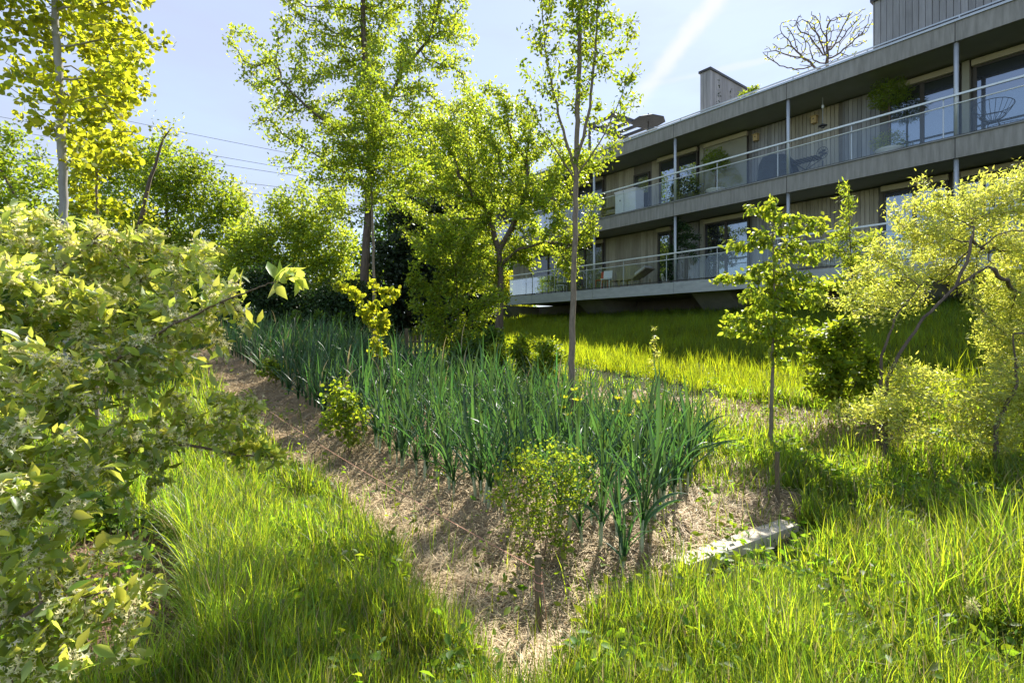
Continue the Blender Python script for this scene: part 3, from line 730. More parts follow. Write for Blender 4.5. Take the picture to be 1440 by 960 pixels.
# wire bowl chair
p = place(1396, 18.1, Z2); c = empty('wire_chair', p, 'black wire bowl chair on the upper balcony', 'chair')
m = MB()
def bowl(a, t): return p + rt @ Vector((math.cos(a) * .42 * t, math.sin(a) * .42 * t, .38 + .42 * t * t * (1 + .15 * math.sin(a))))
for i in range(20):
    a = i * math.pi / 10; m.tube([bowl(a, t_) for t_ in (.15, .5, .8, 1)], .006, 4)
for t_ in (.15, .6, 1): m.tube([bowl(a, t_) for a in np.linspace(0, 6.2832, 20)], .01, 5, False)
m.build('wire_seat', M['metal_dark'], c)
for i in range(4): a = i * math.pi / 2 + .8; MB().tube([p + rt @ Vector((math.cos(a) * .32, math.sin(a) * .32, 0)), bowl(a, .3)], .011, 5).build('leg', M['metal_dark'], c)
# lower balcony: chairs, lounger, pots
def chair(p, a, mat, name, label, h=.85):
    c = empty(name, p, label, 'chair'); r_ = rotM(a)
    MB().box(p + Vector((0, 0, .44)), .42, .42, .035, r_).build('seat', M[mat], c)
    MB().box(p + r_ @ Vector((0, -.2, h - .17)), .40, .03, .34, r_ @ Matrix.Rotation(.15, 3, 'X')).build('backrest', M[mat], c)
    for sx in (-.18, .18):
        for sy in (-.18, .18): MB().tube([p + r_ @ Vector((sx * 1.1, sy * 1.1, 0)), p + r_ @ Vector((sx, sy, .43))], .015, 6).build('leg', M[mat], c)
    return c
chair(place(846, 18.0, Z1), FA, 'red_paint', 'garden_chair', 'red garden chair beside the white chair on the lower balcony')
chair(place(853, 17.85, Z1), FA + .4, 'white_paint', 'garden_chair', 'white garden chair between the red chair and the lounger')
p = place(892, 18.1, Z1); c = empty('sun_lounger', p, 'wooden sun lounger with raised back and pale cushion on the lower balcony', 'sun lounger')
MB().box(p + rt @ Vector((.55, 0, .36)), 1.3, .62, .05, rt).build('seat', M['teak'], c)
rb = rt @ Matrix.Rotation(R(28), 3, 'Y'); MB().box(p + rt @ Vector((-.45, 0, .55)), .85, .62, .05, rb).build('backrest', M['teak'], c)
MB().box(p + rt @ Vector((-.5, 0, .66)), .6, .52, .12, rb).build('cushion', M['cushion'], c)
for sx in (-.6, -.1, .6, 1.1):
    MB().box(p + rt @ Vector((sx, -.27, .17)), .05, .05, .34, rt).build('leg', M['teak'], c); MB().box(p + rt @ Vector((sx, .27, .17)), .05, .05, .34, rt).build('leg', M['teak'], c)
p = place(757, 18.0, Z1); c = empty('dining_table', p, 'dark garden table at the far end of the lower balcony', 'table')
MB().box(p + Vector((0, 0, .73)), 1.5, .75, .04, rt).build('tabletop', M['metal_dark'], c)
for sx in (-.65, .65):
    for sy in (-.3, .3): MB().box(p + rt @ Vector((sx, sy, .355)), .05, .05, .71, rt).build('leg', M['metal_dark'], c)
chair(place(742, 18.0, Z1), FA + 1.5, 'metal_grey', 'garden_chair', 'grey chair at the far end of the dark garden table', .9)
chair(place(775, 18.0, Z1), FA - 1.5, 'metal_dark', 'garden_chair', 'dark chair at the near end of the dark garden table', .9)
chair(place(790, 18.3, Z1), FA - 1.2, 'white_paint', 'garden_chair', 'white chair standing apart near the dark garden table', .9)
p = place(937, 18.0, Z1); c = empty('plant_pot', p, 'pale pot at the foot of the climbing plant on the lower balcony', 'pot')
MB().lathe(p, [(.14, 0), (.2, .3), (.22, .42), (.2, .44), (.17, .42), (.02, .4)], 16).build('pot', M['terracotta'], c, smooth_=True)
# climber on the lower column
rg = np.random.default_rng(8); cl = []
for px, py, rpx in ((950, 330, 9), (946, 350, 11), (940, 370, 10), (955, 318, 10), (968, 325, 12), (978, 335, 9), (975, 350, 9), (962, 345, 8), (940, 388, 10), (950, 310, 7), (980, 365, 6)):
    Yd, s_ = col_at(px, 17.75); cl.append((W(px, py, Yd), rpx * Yd / F))
pb = place(940, 17.8, Z1)
plant('climbing_plant', 'dense dark green climber trained up a column of the lower balcony', 'climber', [[pb + Vector((0, 0, .4)), pb + Vector((.05, 0, 1)), pb + Vector((.25, -.1, 1.7)), pb + Vector((.3, -.1, 2.4))]],
      cl, 260, .09, .025, .004, 4200, .075, 'quad', 'leaf_ivy', 'bark_brown', seed=21, spread=.06, thin=9, crown_name='foliage', trunk_name='stem')

# ------------------------------------------------------------------ trees
plant('young_aspen', 'tall grey-trunked tree with round yellow-green leaves at the left edge', 'tree', [stem(5, (97, 470), (92, 390), (90, 300), (87, 200), (81, 80), (76, 0), (72, -90), (70, -200))],
      L(5, (30, 40, 55), (95, 30, 60, .4), (160, 50, 50), (50, 125, 50, -.3), (130, 140, 52, .5), (205, 40, 26), (170, 130, 34), (185, 195, 22), (25, 165, 26), (110, 215, 30, .8), (205, 70, 14), (225, 140, 12),
        (140, -30, 70), (20, -60, 80), (90, -130, 110), (215, 55, 14), (50, 190, 14)),
      2400, .1, .062, .003, 8200, .056, 'round', 'leaf_yellow', 'bark_grey', seed=2, up=.12, thin=4, k=8, leaf_up=.15, spread=.045, droop=.3, gaps=.55, cap=5000)
plant('young_aspen', 'slim young tree just right of the grey-trunked tree', 'tree', [stem(7, (137, 430), (137, 330), (136, 230), (138, 150), (139, 60))],
      L(7, (140, 150, 42), (175, 110, 38), (120, 215, 35), (165, 215, 34), (195, 95, 24), (225, 70, 14), (245, 50, 8), (140, 60, 35), (205, 130, 18), (110, 280, 26), (165, 290, 24)),
      900, .12, .028, .003, 3600, .06, 'round', 'leaf_yellow', 'bark_pale', seed=3, up=.15, thin=4, k=6, leaf_up=.2, spread=.05, droop=.2)
plant('field_maple', 'broad tall maple with spreading crown against the sky, left of centre', 'tree', [stem(19, (512, 470), (512, 400), (516, 330), (519, 260), (521, 190), (517, 120), (512, 50), (508, -40)),
       [W(517, 200, 19), W(545, 150, 19.4), W(565, 100, 19.5), W(600, 60, 19.2)], [W(519, 230, 19), W(480, 190, 18.6), W(430, 150, 18.3), W(390, 110, 18)], [W(518, 260, 19), W(470, 235, 19), W(425, 205, 19)]],
      L(19, (335, 60, 26), (365, 90, 40), (395, 140, 45), (400, 185, 36), (440, 70, 52), (450, 135, 55), (430, 25, 45), (520, 30, 75, 1), (600, 50, 60), (640, 95, 32), (590, 125, 52), (545, 110, 55, -2), (425, 215, 26), (372, 165, 30),
        (395, 225, 22), (540, 180, 62), (615, 190, 48), (490, 235, 42), (600, 255, 45, -1), (655, 140, 22), (500, -60, 90), (610, -40, 80), (400, -10, 34), (650, 60, 30), (470, 290, 30), (320, 45, 14), (660, 200, 34), (650, 255, 34), (455, 180, 40), (480, 80, 45)),
      6500, .34, .21, .010, 36000, .135, 'quad', 'leaf_lime', 'bark_brown', seed=4, up=.02, thin=6, k=5, leaf_up=.35, spread=.12, gaps=.45, cap=14000, wiggle=.25, kill=.5)
plant('sapling_tree', 'slender sapling with bright green narrow crown in front of the maple trunk', 'tree', [stem(9.2, (527, 500), (526, 400), (524, 320), (522, 240), (521, 160), (520, 90))],
      L(9.2, (520, 160, 36), (485, 225, 34), (555, 230, 38), (500, 195, 40), (535, 200, 40), (525, 120, 24), (455, 235, 22), (470, 180, 18), (580, 190, 18), (520, 260, 34), (590, 240, 22), (440, 262, 12), (425, 245, 8)),
      1700, .13, .035, .004, 9500, .062, 'quad', 'leaf_fresh', 'bark_pale', seed=5, up=.08, thin=5, k=6, leaf_up=.4, spread=.07)
plant('apple_tree', 'gnarled old tree with forked brown trunk and yellow-green crown in front of the building', 'tree',
      [stem(14.5, (702, 462), (705, 400), (702, 355), (690, 315), (682, 290)), [W(703, 350, 14.5), W(725, 310, 14.3), W(740, 270, 14.2)], [W(704, 372, 14.5), W(730, 350, 14.2), W(765, 340, 14)]],
      L(14.5, (640, 230, 42), (690, 200, 42), (740, 210, 44), (785, 235, 40), (825, 235, 26), (760, 290, 48, -.5), (815, 330, 30), (640, 295, 44), (600, 250, 34), (690, 262, 50), (795, 375, 26), (835, 290, 20), (840, 350, 14),
        (705, 150, 30), (745, 350, 34, .5), (650, 350, 34), (625, 180, 34), (600, 310, 34), (600, 350, 30), (690, 120, 14), (665, 165, 34), (730, 170, 26), (575, 280, 30), (640, 390, 26)),
      5000, .22, .16, .008, 34000, .095, 'quad', 'leaf_lime', 'bark_brown', seed=6, up=.0, thin=6, k=5, leaf_up=.35, spread=.09, gaps=.5, cap=12000, wiggle=.24, kill=.34)
plant('hornbeam', 'tall slender tree with upright open crown in the middle of the picture', 'tree',
      [stem(7.3, (802, 590), (803, 545), (805, 470), (807, 400), (809, 320), (810, 250), (812, 170), (815, 80), (816, 0), (817, -90)),
       [W(810, 235, 7.3), W(830, 150, 7.2), W(838, 60, 7.1), (W(842, -40, 7.1))], [W(810, 240, 7.3), W(785, 160, 7.4), W(768, 80, 7.5), W(762, 10, 7.5)],
       [W(810, 250, 7.3), W(850, 190, 7.1), W(880, 120, 7)], [W(809, 255, 7.3), W(775, 200, 7.1), W(745, 150, 7)]],
      L(7.3, (815, 30, 62), (768, 60, 36), (862, 55, 42), (748, 125, 26), (882, 105, 26), (762, 185, 30), (862, 175, 32), (912, 105, 12), (835, 215, 26), (800, -70, 90), (735, 90, 12), (895, 40, 16), (815, 120, 50), (720, 100, 9),
        (905, 150, 16), (790, 225, 26), (870, 225, 14), (740, 160, 18)),
      2000, .13, .06, .003, 8200, .066, 'leaf', 'leaf_fresh', 'bark_pale', seed=7, up=.3, thin=4, k=7, leaf_up=.3, spread=.05, cap=4500, stem_r=.055, fork=.3)
plant('pear_sapling', 'small sapling with drooping glossy leaves beside the straw track', 'tree', [stem(6.3, (1084, 620), (1085, 560), (1087, 480), (1089, 400), (1086, 330), (1090, 285))],
      L(6.3, (1088, 300, 22), (1060, 340, 24), (1110, 340, 22), (1050, 400, 30), (1110, 400, 34), (1010, 390, 12), (1150, 355, 20), (1145, 410, 30), (1080, 450, 38), (1030, 450, 22), (1130, 460, 26), (1020, 475, 12), (1165, 320, 16), (1015, 350, 9), (1045, 290, 9), (1090, 500, 14)),
      820, .09, .03, .0035, 4200, .075, 'leaf', 'leaf_lime', 'bark_pale', seed=8, up=.02, thin=4, k=6, leaf_up=.2, spread=.03, droop=.8)
plant('willow_leaved_pear', 'thin sapling with narrow upright leaves between the drooping sapling and the silvery shrub', 'tree', [stem(8, (1200, 480), (1200, 450), (1197, 380), (1194, 300), (1193, 262))],
      L(8, (1193, 285, 14), (1190, 330, 24), (1205, 370, 28), (1170, 350, 20), (1225, 340, 18), (1180, 400, 24), (1230, 400, 24), (1185, 270, 8)),
      480, .1, .025, .0035, 2600, .085, 'narrow', 'leaf_lime', 'bark_twig', seed=9, up=.1, thin=4, k=6, leaf_up=.2, spread=.04)
plant('silverberry_shrub', 'large pale flowering shrub with leaning bare stems at the right edge', 'shrub',
      [stem(5.5, (1245, 560), (1247, 535), (1265, 495), (1300, 445), (1345, 402), (1390, 375)), stem(5.7, (1238, 540), (1240, 500), (1262, 440), (1300, 395)),
       [W(1345, 402, 5.5), W(1362, 360, 5.6), W(1370, 320, 5.7)], stem(5.0, (1400, 600), (1430, 540), (1425, 470))],
      L(6.05, (1300, 320, 40), (1355, 290, 36), (1410, 275, 38), (1262, 330, 26), (1390, 330, 38), (1440, 320, 40), (1330, 365, 40, .3), (1250, 375, 26), (1420, 400, 46), (1440, 470, 55, -.3),
        (1305, 270, 14), (1285, 250, 9), (1225, 350, 16), (1440, 250, 24), (1280, 420, 26, .5), (1215, 375, 18), (1240, 410, 26), (1190, 400, 18), (1340, 300, 40), (1270, 290, 20), (1160, 420, 14), (1500, 380, 80), (1500, 500, 80)) +
      L(5.2, (1430, 560, 50), (1360, 560, 40), (1300, 555, 34), (1240, 575, 32), (1200, 590, 20), (1330, 600, 30), (1400, 610, 34), (1170, 565, 16)),
      6500, .085, .027, .0022, 56000, .052, 'narrow', 'leaf_silver', 'bark_brown', seed=10, up=.0, thin=6, k=6, leaf_up=.2, spread=.05, flowers=12000, cap=12000, wiggle=.2, wid=1.3, fork=.45, stem_r=.034)
plant('viburnum', 'rounded dark green broad-leaved bush behind the straw track', 'shrub', [stem(7, (1180, 575), (1180, 520), (1175, 480)), stem(7, (1190, 570), (1210, 520))],
      L(7, (1180, 475, 28), (1150, 500, 30), (1210, 500, 30), (1170, 530, 34), (1215, 535, 28), (1195, 455, 18), (1140, 470, 16)),
      600, .11, .02, .004, 3000, .09, 'leaf', 'leaf_fresh', 'bark_brown', seed=11, gaps=.5, thin=6, leaf_up=.6, spread=.06)
# background, left to right
def bgtree(name, label, Y, trunk, lobes, leaves, size, mat, seed, cat='tree', fill=.5, bark='bark_brown'):
    plant(name, label, cat, [stem(Y, *trunk)], lobes, 1300, .6 * Y / 22, .22, .015, leaves, size, 'quad', mat, bark, group='trees closing the garden on the left' if cat == 'tree' else None,
          seed=seed, thin=7, leaf_up=.3, spread=.3, cap=2600, fill=fill, k=5, wiggle=.2, gaps=.35)
bgtree('deciduous_tree', 'bright green bushy tree behind the grey-trunked tree at the left edge', 30, [(40, 470), (40, 300)], L(30, (10, 235, 40), (0, 290, 50), (60, 255, 34), (-60, 230, 70), (60, 320, 50), (0, 380, 60), (-80, 350, 80), (100, 380, 50), (20, 190, 16)), 22000, .24, 'leaf_fresh', 31)
bgtree('deciduous_tree', 'wide rounded fresh green tree left of the maple, below the power lines', 24, [(240, 470), (240, 340), (230, 260)], L(24, (250, 245, 45), (185, 225, 36), (300, 275, 40), (335, 300, 26), (215, 300, 55), (300, 335, 52), (140, 260, 46), (130, 330, 55), (210, 380, 60), (300, 400, 60), (225, 205, 16), (345, 350, 30), (130, 400, 60)), 42000, .17, 'leaf_fresh', 32)
bgtree('deciduous_tree', 'dead-topped tree with a bare leaning limb above the green crowns', 21, [(190, 470), (192, 330), (205, 270), (230, 195)], L(21, (190, 330, 20), (232, 190, 5), (205, 300, 12), (180, 370, 25)), 900, .16, 'leaf_yellow', 33, fill=0)
bgtree('deciduous_tree', 'lime green tree low behind the left side of the maple', 22, [(415, 470), (415, 350)], L(22, (400, 285, 24), (430, 330, 36), (375, 330, 38), (470, 345, 36), (470, 290, 26), (400, 385, 44), (350, 370, 40), (460, 390, 36), (420, 262, 14), (330, 330, 24), (500, 400, 30)), 30000, .14, 'leaf_lime', 34, fill=.4)
bgtree('evergreen_tree', 'dark evergreen with dense blackish foliage between the two central trees', 20.5, [(575, 470), (578, 380), (585, 300)], L(20.5, (580, 320, 40), (605, 370, 46), (560, 385, 44), (620, 300, 26), (550, 430, 42), (610, 430, 46), (650, 400, 40), (565, 290, 18), (655, 350, 30), (665, 440, 34), (530, 350, 18)), 24000, .17, 'leaf_dark', 35, fill=.6)
bgtree('deciduous_tree', 'mid green tree far behind, filling the gap between apple tree and maple', 34, [(620, 470), (620, 330)], L(34, (560, 300, 50), (640, 300, 55), (600, 360, 70), (520, 380, 50), (680, 360, 45), (480, 420, 50)), 16000, .3, 'leaf_mid', 36)
bgtree('laurel_bush', 'dark ivy-green bush at the far end of the leek bed, left side', 19, [(390, 470), (390, 430)], L(19, (345, 440, 34), (390, 425, 36), (430, 440, 34), (370, 400, 28), (410, 395, 24), (330, 410, 24)), 18000, .12, 'leaf_deep', 37, 'shrub', .7)
bgtree('laurel_bush', 'dark ivy-green bush at the far end of the leek bed, nearer the maple trunk', 18.5, [(470, 470), (470, 430)], L(18.5, (465, 440, 30), (495, 420, 28), (485, 455, 26), (450, 415, 18), (530, 440, 26)), 12000, .12, 'leaf_deep', 38, 'shrub', .7)
bgtree('hazel_bush', 'dark thicket bush behind the foreground shrub, beneath the wide green tree', 20, [(230, 470), (230, 430)], L(20, (180, 440, 45), (240, 440, 45), (290, 435, 40), (120, 440, 50), (40, 440, 60), (-40, 430, 60), (320, 455, 26)), 26000, .14, 'leaf_mid', 39, 'shrub', .7)
bgtree('deciduous_tree', 'airy lime green tree between the maple and the gnarled tree, further back', 23, [(620, 470), (625, 330), (640, 220)], L(23, (620, 170, 30), (655, 200, 36), (600, 240, 36), (680, 150, 22), (640, 270, 44), (590, 320, 36), (690, 240, 36), (560, 270, 26), (720, 180, 20), (645, 120, 16), (575, 200, 22), (670, 320, 40), (740, 240, 24)), 17000, .15, 'leaf_lime', 55, fill=.15)
bgtree('lilac_bush', 'yellow-green bush behind the gnarled trunk at the left end of the building', 33, [(700, 440), (700, 420)], L(33, (690, 415, 34), (725, 425, 24), (660, 425, 34), (745, 435, 14), (710, 395, 20)), 9000, .2, 'leaf_yellow', 53, 'shrub', .7)
bgtree('deciduous_tree', 'dark tree closing the view behind the left end of the building', 38, [(690, 440), (690, 380)], L(38, (690, 360, 50), (720, 400, 40), (740, 430, 24), (650, 300, 50), (700, 300, 35)), 12000, .28, 'leaf_mid', 54, fill=.7)
bgtree('deciduous_tree', 'loose thin-leaved tree standing low at the gap of sky left of the maple', 26, [(340, 470), (340, 320)], L(26, (335, 255, 14), (345, 275, 18), (325, 285, 20), (360, 300, 22)), 1500, .14, 'leaf_silver', 40, fill=0)
# middle distance shrubs
plant('hawthorn_bush', 'upright mid green bush in front of the dark evergreen, behind the leeks', 'shrub', [stem(12, (645, 490), (645, 430), (640, 380)), stem(12, (640, 490), (610, 420)), stem(12, (650, 490), (675, 430))],
      L(12, (600, 350, 26), (650, 340, 26), (625, 320, 18), (700, 420, 20), (580, 400, 18), (640, 430, 30), (615, 400, 26), (650, 475, 36), (605, 460, 28), (680, 430, 24), (665, 385, 22), (630, 370, 16), (590, 430, 18)), 1700, .13, .03, .004, 10500, .08, 'quad', 'leaf_fresh', 'bark_brown', seed=41, spread=.07, thin=6, gaps=.55)
plant('rose_bush', 'low sunlit broad-leaved bush left of the slender central trunk', 'shrub', [stem(10.5, (735, 530), (735, 490)), stem(10.5, (760, 530), (770, 490)), stem(10.5, (715, 530), (700, 495))],
      L(10.5, (735, 490, 24), (768, 490, 22), (705, 490, 20), (750, 515, 24), (785, 505, 14), (690, 505, 18)), 500, .12, .015, .004, 4600, .085, 'leaf', 'leaf_fresh', 'bark_brown', seed=42, spread=.06, thin=6, gaps=.55, leaf_up=.7)
plant('elder_bush', 'dark green small bush at the foot of the gnarled tree', 'shrub', [stem(11, (680, 530), (680, 490)), stem(11, (665, 530), (650, 500))],
      L(11, (672, 495, 24), (650, 505, 18), (695, 475, 18), (660, 520, 18)), 400, .12, .015, .004, 3800, .09, 'leaf', 'leaf_mid', 'bark_brown', seed=43, spread=.06, thin=6, gaps=.55, leaf_up=.6)
plant('forsythia_sapling', 'thin yellow-leaved young shrub at the left sapling in the leek bed', 'shrub', [stem(8.4, (532, 525), (532, 470), (528, 410)), stem(8.4, (534, 525), (520, 450), (490, 410))],
      L(8.4, (500, 415, 14), (525, 400, 12), (538, 455, 16), (562, 415, 9), (530, 490, 12), (482, 398, 8), (515, 440, 14), (545, 495, 9), (470, 405, 6)), 240, .09, .01, .0025, 1150, .065, 'round', 'leaf_yellow', 'bark_twig', seed=44, spread=.03, thin=5, leaf_up=.3)
g = ground_at(492, 640); plant('currant_bush', 'currant bush with lobed leaves on the straw edge of the leek bed', 'shrub', [stem(g.y, (490, 635), (490, 590), (484, 555)), stem(g.y, (492, 635), (510, 590))],
      L(g.y, (480, 560, 22), (505, 580, 20), (465, 590, 18), (495, 610, 18), (480, 535, 8)), 420, .055, .008, .002, 900, .05, 'round', 'leaf_fresh', 'bark_twig', seed=45, gaps=.5, spread=.045, thin=6, leaf_up=.5)
g = ground_at(388, 545); plant('currant_bush', 'smaller currant bush at the far part of the straw edge', 'shrub', [stem(g.y, (388, 545), (388, 515))],
      L(g.y, (380, 515, 14), (400, 520, 12), (365, 525, 10)), 150, .09, .008, .002, 600, .055, 'round', 'leaf_fresh', 'bark_twig', seed=46, spread=.04, thin=6, leaf_up=.5)
g = ground_at(765, 800); plant('barberry_bush', 'small-leaved shrub with bare lower stems at the near end of the leek bed', 'shrub',
      [stem(g.y, (762, 795), (757, 720), (745, 650)), stem(g.y + .03, (772, 795), (788, 720), (792, 645)), stem(g.y, (752, 795), (722, 740), (706, 680)), stem(g.y - .05, (780, 798), (806, 750), (822, 690)), stem(g.y + .08, (765, 793), (770, 730), (768, 640))],
      L(g.y, (735, 655, 30), (785, 650, 32), (712, 695, 28), (800, 690, 30), (760, 700, 32), (735, 735, 24), (815, 655, 22), (770, 745, 26), (700, 660, 14), (735, 765, 16), (690, 700, 10), (835, 680, 12)), 1500, .026, .0045, .0010, 3600, .0185, 'round', 'leaf_fresh', 'bark_twig', seed=47, gaps=.6, up=.08, spread=.03, thin=5, leaf_up=.4)
plant('blossom_sapling', 'thin knee-high sapling with a few pale blossoms in the bright grass', 'shrub', [stem(9.2, (921, 545), (921, 500), (919, 465))],
      L(9.2, (918, 475, 9), (923, 495, 8), (915, 510, 6), (920, 465, 5)), 50, .08, .008, .002, 170, .05, 'leaf', 'leaf_silver', 'bark_twig', seed=48, spread=.02, thin=4, flowers=120)
for i, (px, py, h, lb) in enumerate(((415, 495, 50, 'leftmost'), (450, 495, 52, 'middle'), (478, 495, 46, 'rightmost'))):
    Yd = 15.5; b = W(px, py, Yd); b.z = tz(b.x, b.y)
    plant('globe_plant', lb + ' of three slim stems with round leafy heads before the dark bushes', 'plant', [[b, W(px, py - h + 8, Yd)]], [(W(px, py - h, Yd), .22)], 60, .08, .02, .004, 420, .11, 'narrow', 'leaf_mid', 'bark_pale', seed=60 + i, thin=6, spread=.03, group='stems with round leafy heads')
# whorled shoots by the central trunk
for i, (px, py, Y_, lb) in enumerate(((806, 560, 5.4, 'yellow-green whorled shoot in front of the central trunk'), (872, 562, 5.6, 'arching twig with yellow whorls right of the central trunk'), (915, 575, 5.7, 'short twig with yellow whorls over the leek tips'))):
    b = W(px, py, Y_); g = Vector((b.x, b.y, tz(b.x, b.y))); rg = np.random.default_rng(70 + i)
    c = empty('shrub_shoot', g, lb, 'shoot', 'yellow whorled shoots'); mid = g.lerp(b, .6) + Vector((-.05, 0, .03))
    MB().tube([g, mid, b], [.008, .006, .004], 5).build('stem', M['bark_twig'], c)
    pts = []; drs = []
    for k in range(5):
        q0 = b + Vector(rg.normal(size=3) * .1) - Vector((0, 0, k * .05))
        for j in range(9): a = j * .7; pts.append(q0[:]); drs.append((math.cos(a), math.sin(a) * .8, .6))
    vv, tt, qq = scatter(np.array(pts), np.array(drs), rg.uniform(.04, .075, len(pts)), 'leaf', rg, .3); link_mesh('leaves', np_mesh('shoot', vv, tt, qq), M['leaf_yellow'], c)
# bare tree on the roof terrace
plant('bare_tree', 'nearly leafless spreading tree rising behind the roof edge', 'tree', [[W(1165, 171, 20), W(1165, 120, 20), W(1163, 100, 20)]],
      L(20, (1085, 75, 16), (1110, 50, 24), (1140, 45, 28), (1175, 45, 28), (1205, 35, 22), (1190, 70, 20), (1120, 85, 18), (1215, 60, 10), (1075, 80, 9), (1150, 70, 30)), 1100, .16, .07, .012, 330, .10, 'quad', 'leaf_yellow', 'bark_brown',
      seed=50, up=.1, thin=2, spread=.02, wiggle=.16, kill=.2)
plant('roof_shrub', 'small leafy shrub showing over the roof edge beside the tall roof wall', 'shrub', [[W(1060, 160, 19.6), W(1060, 135, 19.6)]], L(19.6, (1060, 126, 9), (1050, 130, 6), (1040, 135, 5)), 60, .1, .02, .005, 420, .1, 'quad', 'leaf_fresh', 'bark_brown', seed=51, thin=6, spread=.05)
plant('roof_shrub', 'yellow-green shrub spilling over the roof end below the pergola', 'shrub', [[W(880, 215, 24.8), W(880, 200, 24.8)]], L(24.8, (880, 203, 8), (865, 205, 8), (895, 200, 6), (850, 208, 8)), 80, .12, .02, .005, 900, .11, 'quad', 'leaf_yellow', 'bark_brown', seed=52, thin=6, spread=.07)

# ------------------------------------------------------------------ the big foreground shrub, left
def LW(*ps): return [(W(px, py, Y), r * Y / F) for px, py, Y, r in ps]
bx, by = -2.05, 1.9
b0 = Vector((bx, by, tz(bx, by)))
plant('flowering_silverberry', 'huge foreground shrub with oval leaves and cream blossom filling the left side', 'shrub',
      [[b0, W(-60, 760, 1.8), W(-5, 665, 1.75), W(30, 612, 1.75), W(110, 540, 1.85), W(180, 495, 1.95), W(245, 455, 2.0), W(310, 425, 2.0)],
       [b0 + Vector((-.1, .1, 0)), W(-60, 600, 2.2), W(20, 470, 2.2), W(80, 380, 2.3), W(140, 330, 2.3)],
       [b0 + Vector((.05, -.1, 0)), W(-20, 800, 1.6), W(60, 700, 1.7), W(160, 640, 1.9), W(260, 625, 2.1), W(340, 640, 2.2), W(392, 642, 2.2)],
       [b0 + Vector((.1, -.2, 0)), W(-30, 900, 1.4), W(60, 850, 1.45), W(150, 830, 1.5)],
       [W(310, 425, 2.0), W(360, 405, 1.8), W(412, 388, 1.5)]],
      LW((40, 340, 2.4, 60), (120, 370, 2.4, 62), (200, 380, 2.4, 52), (265, 385, 2.3, 44), (320, 415, 2.1, 36), (10, 430, 2.0, 80), (120, 450, 2.1, 75), (215, 455, 2.2, 60), (290, 465, 2.1, 42), (330, 500, 2.1, 20), (60, 540, 1.8, 80),
         (170, 545, 1.9, 66), (250, 545, 2.1, 45), (300, 600, 2.2, 28), (50, 640, 1.6, 80), (150, 620, 1.8, 60), (240, 620, 2.0, 34), (350, 635, 2.2, 22), (385, 650, 2.2, 10), (40, 730, 1.5, 75), (120, 700, 1.6, 40), (210, 700, 1.9, 22),
         (40, 830, 1.5, 75), (110, 860, 1.5, 55), (60, 930, 1.4, 80), (160, 905, 1.5, 34), (190, 830, 1.6, 22), (210, 760, 1.8, 14), (-60, 500, 2, 120), (-80, 700, 1.7, 120), (-80, 880, 1.5, 100), (412, 385, 1.5, 7), (200, 330, 2.6, 20), (20, 300, 2.6, 24), (345, 390, 2.1, 22), (340, 450, 2.1, 26), (345, 550, 2.2, 26), (330, 600, 2.2, 30), (375, 620, 2.2, 18), (300, 350, 2.4, 24), (230, 330, 2.5, 24), (280, 540, 2.1, 30), (230, 800, 1.7, 16), (190, 930, 1.45, 26)),
      5200, .05, .02, .0013, 9800, .056, 'leaf', 'leaf_olive', 'bark_twig', seed=12, up=.0, thin=7, k=6, leaf_up=.3, spread=.022, gaps=.55, depth=.6, flowers=30000, cap=9500, wiggle=.14, droop=.15, infl=.4, wid=.85, fork=.2,
      tips=[W(413, 388, 1.5), W(400, 393, 1.56), W(386, 397, 1.62), W(340, 640, 2.2), W(352, 634, 2.2), W(365, 640, 2.2), W(378, 636, 2.2), W(390, 644, 2.2), W(325, 632, 2.2), W(370, 628, 2.2)])
plant('low_currant', 'knee-high leafy seedling on the wood chips behind the foreground shrub', 'shrub', [stem(3.1, (168, 830), (165, 740), (160, 690))], L(3.1, (150, 690, 20), (175, 720, 16), (130, 720, 16)), 120, .05, .006, .0015, 420, .04, 'leaf', 'leaf_mid', 'bark_twig', seed=13, thin=5, spread=.02)

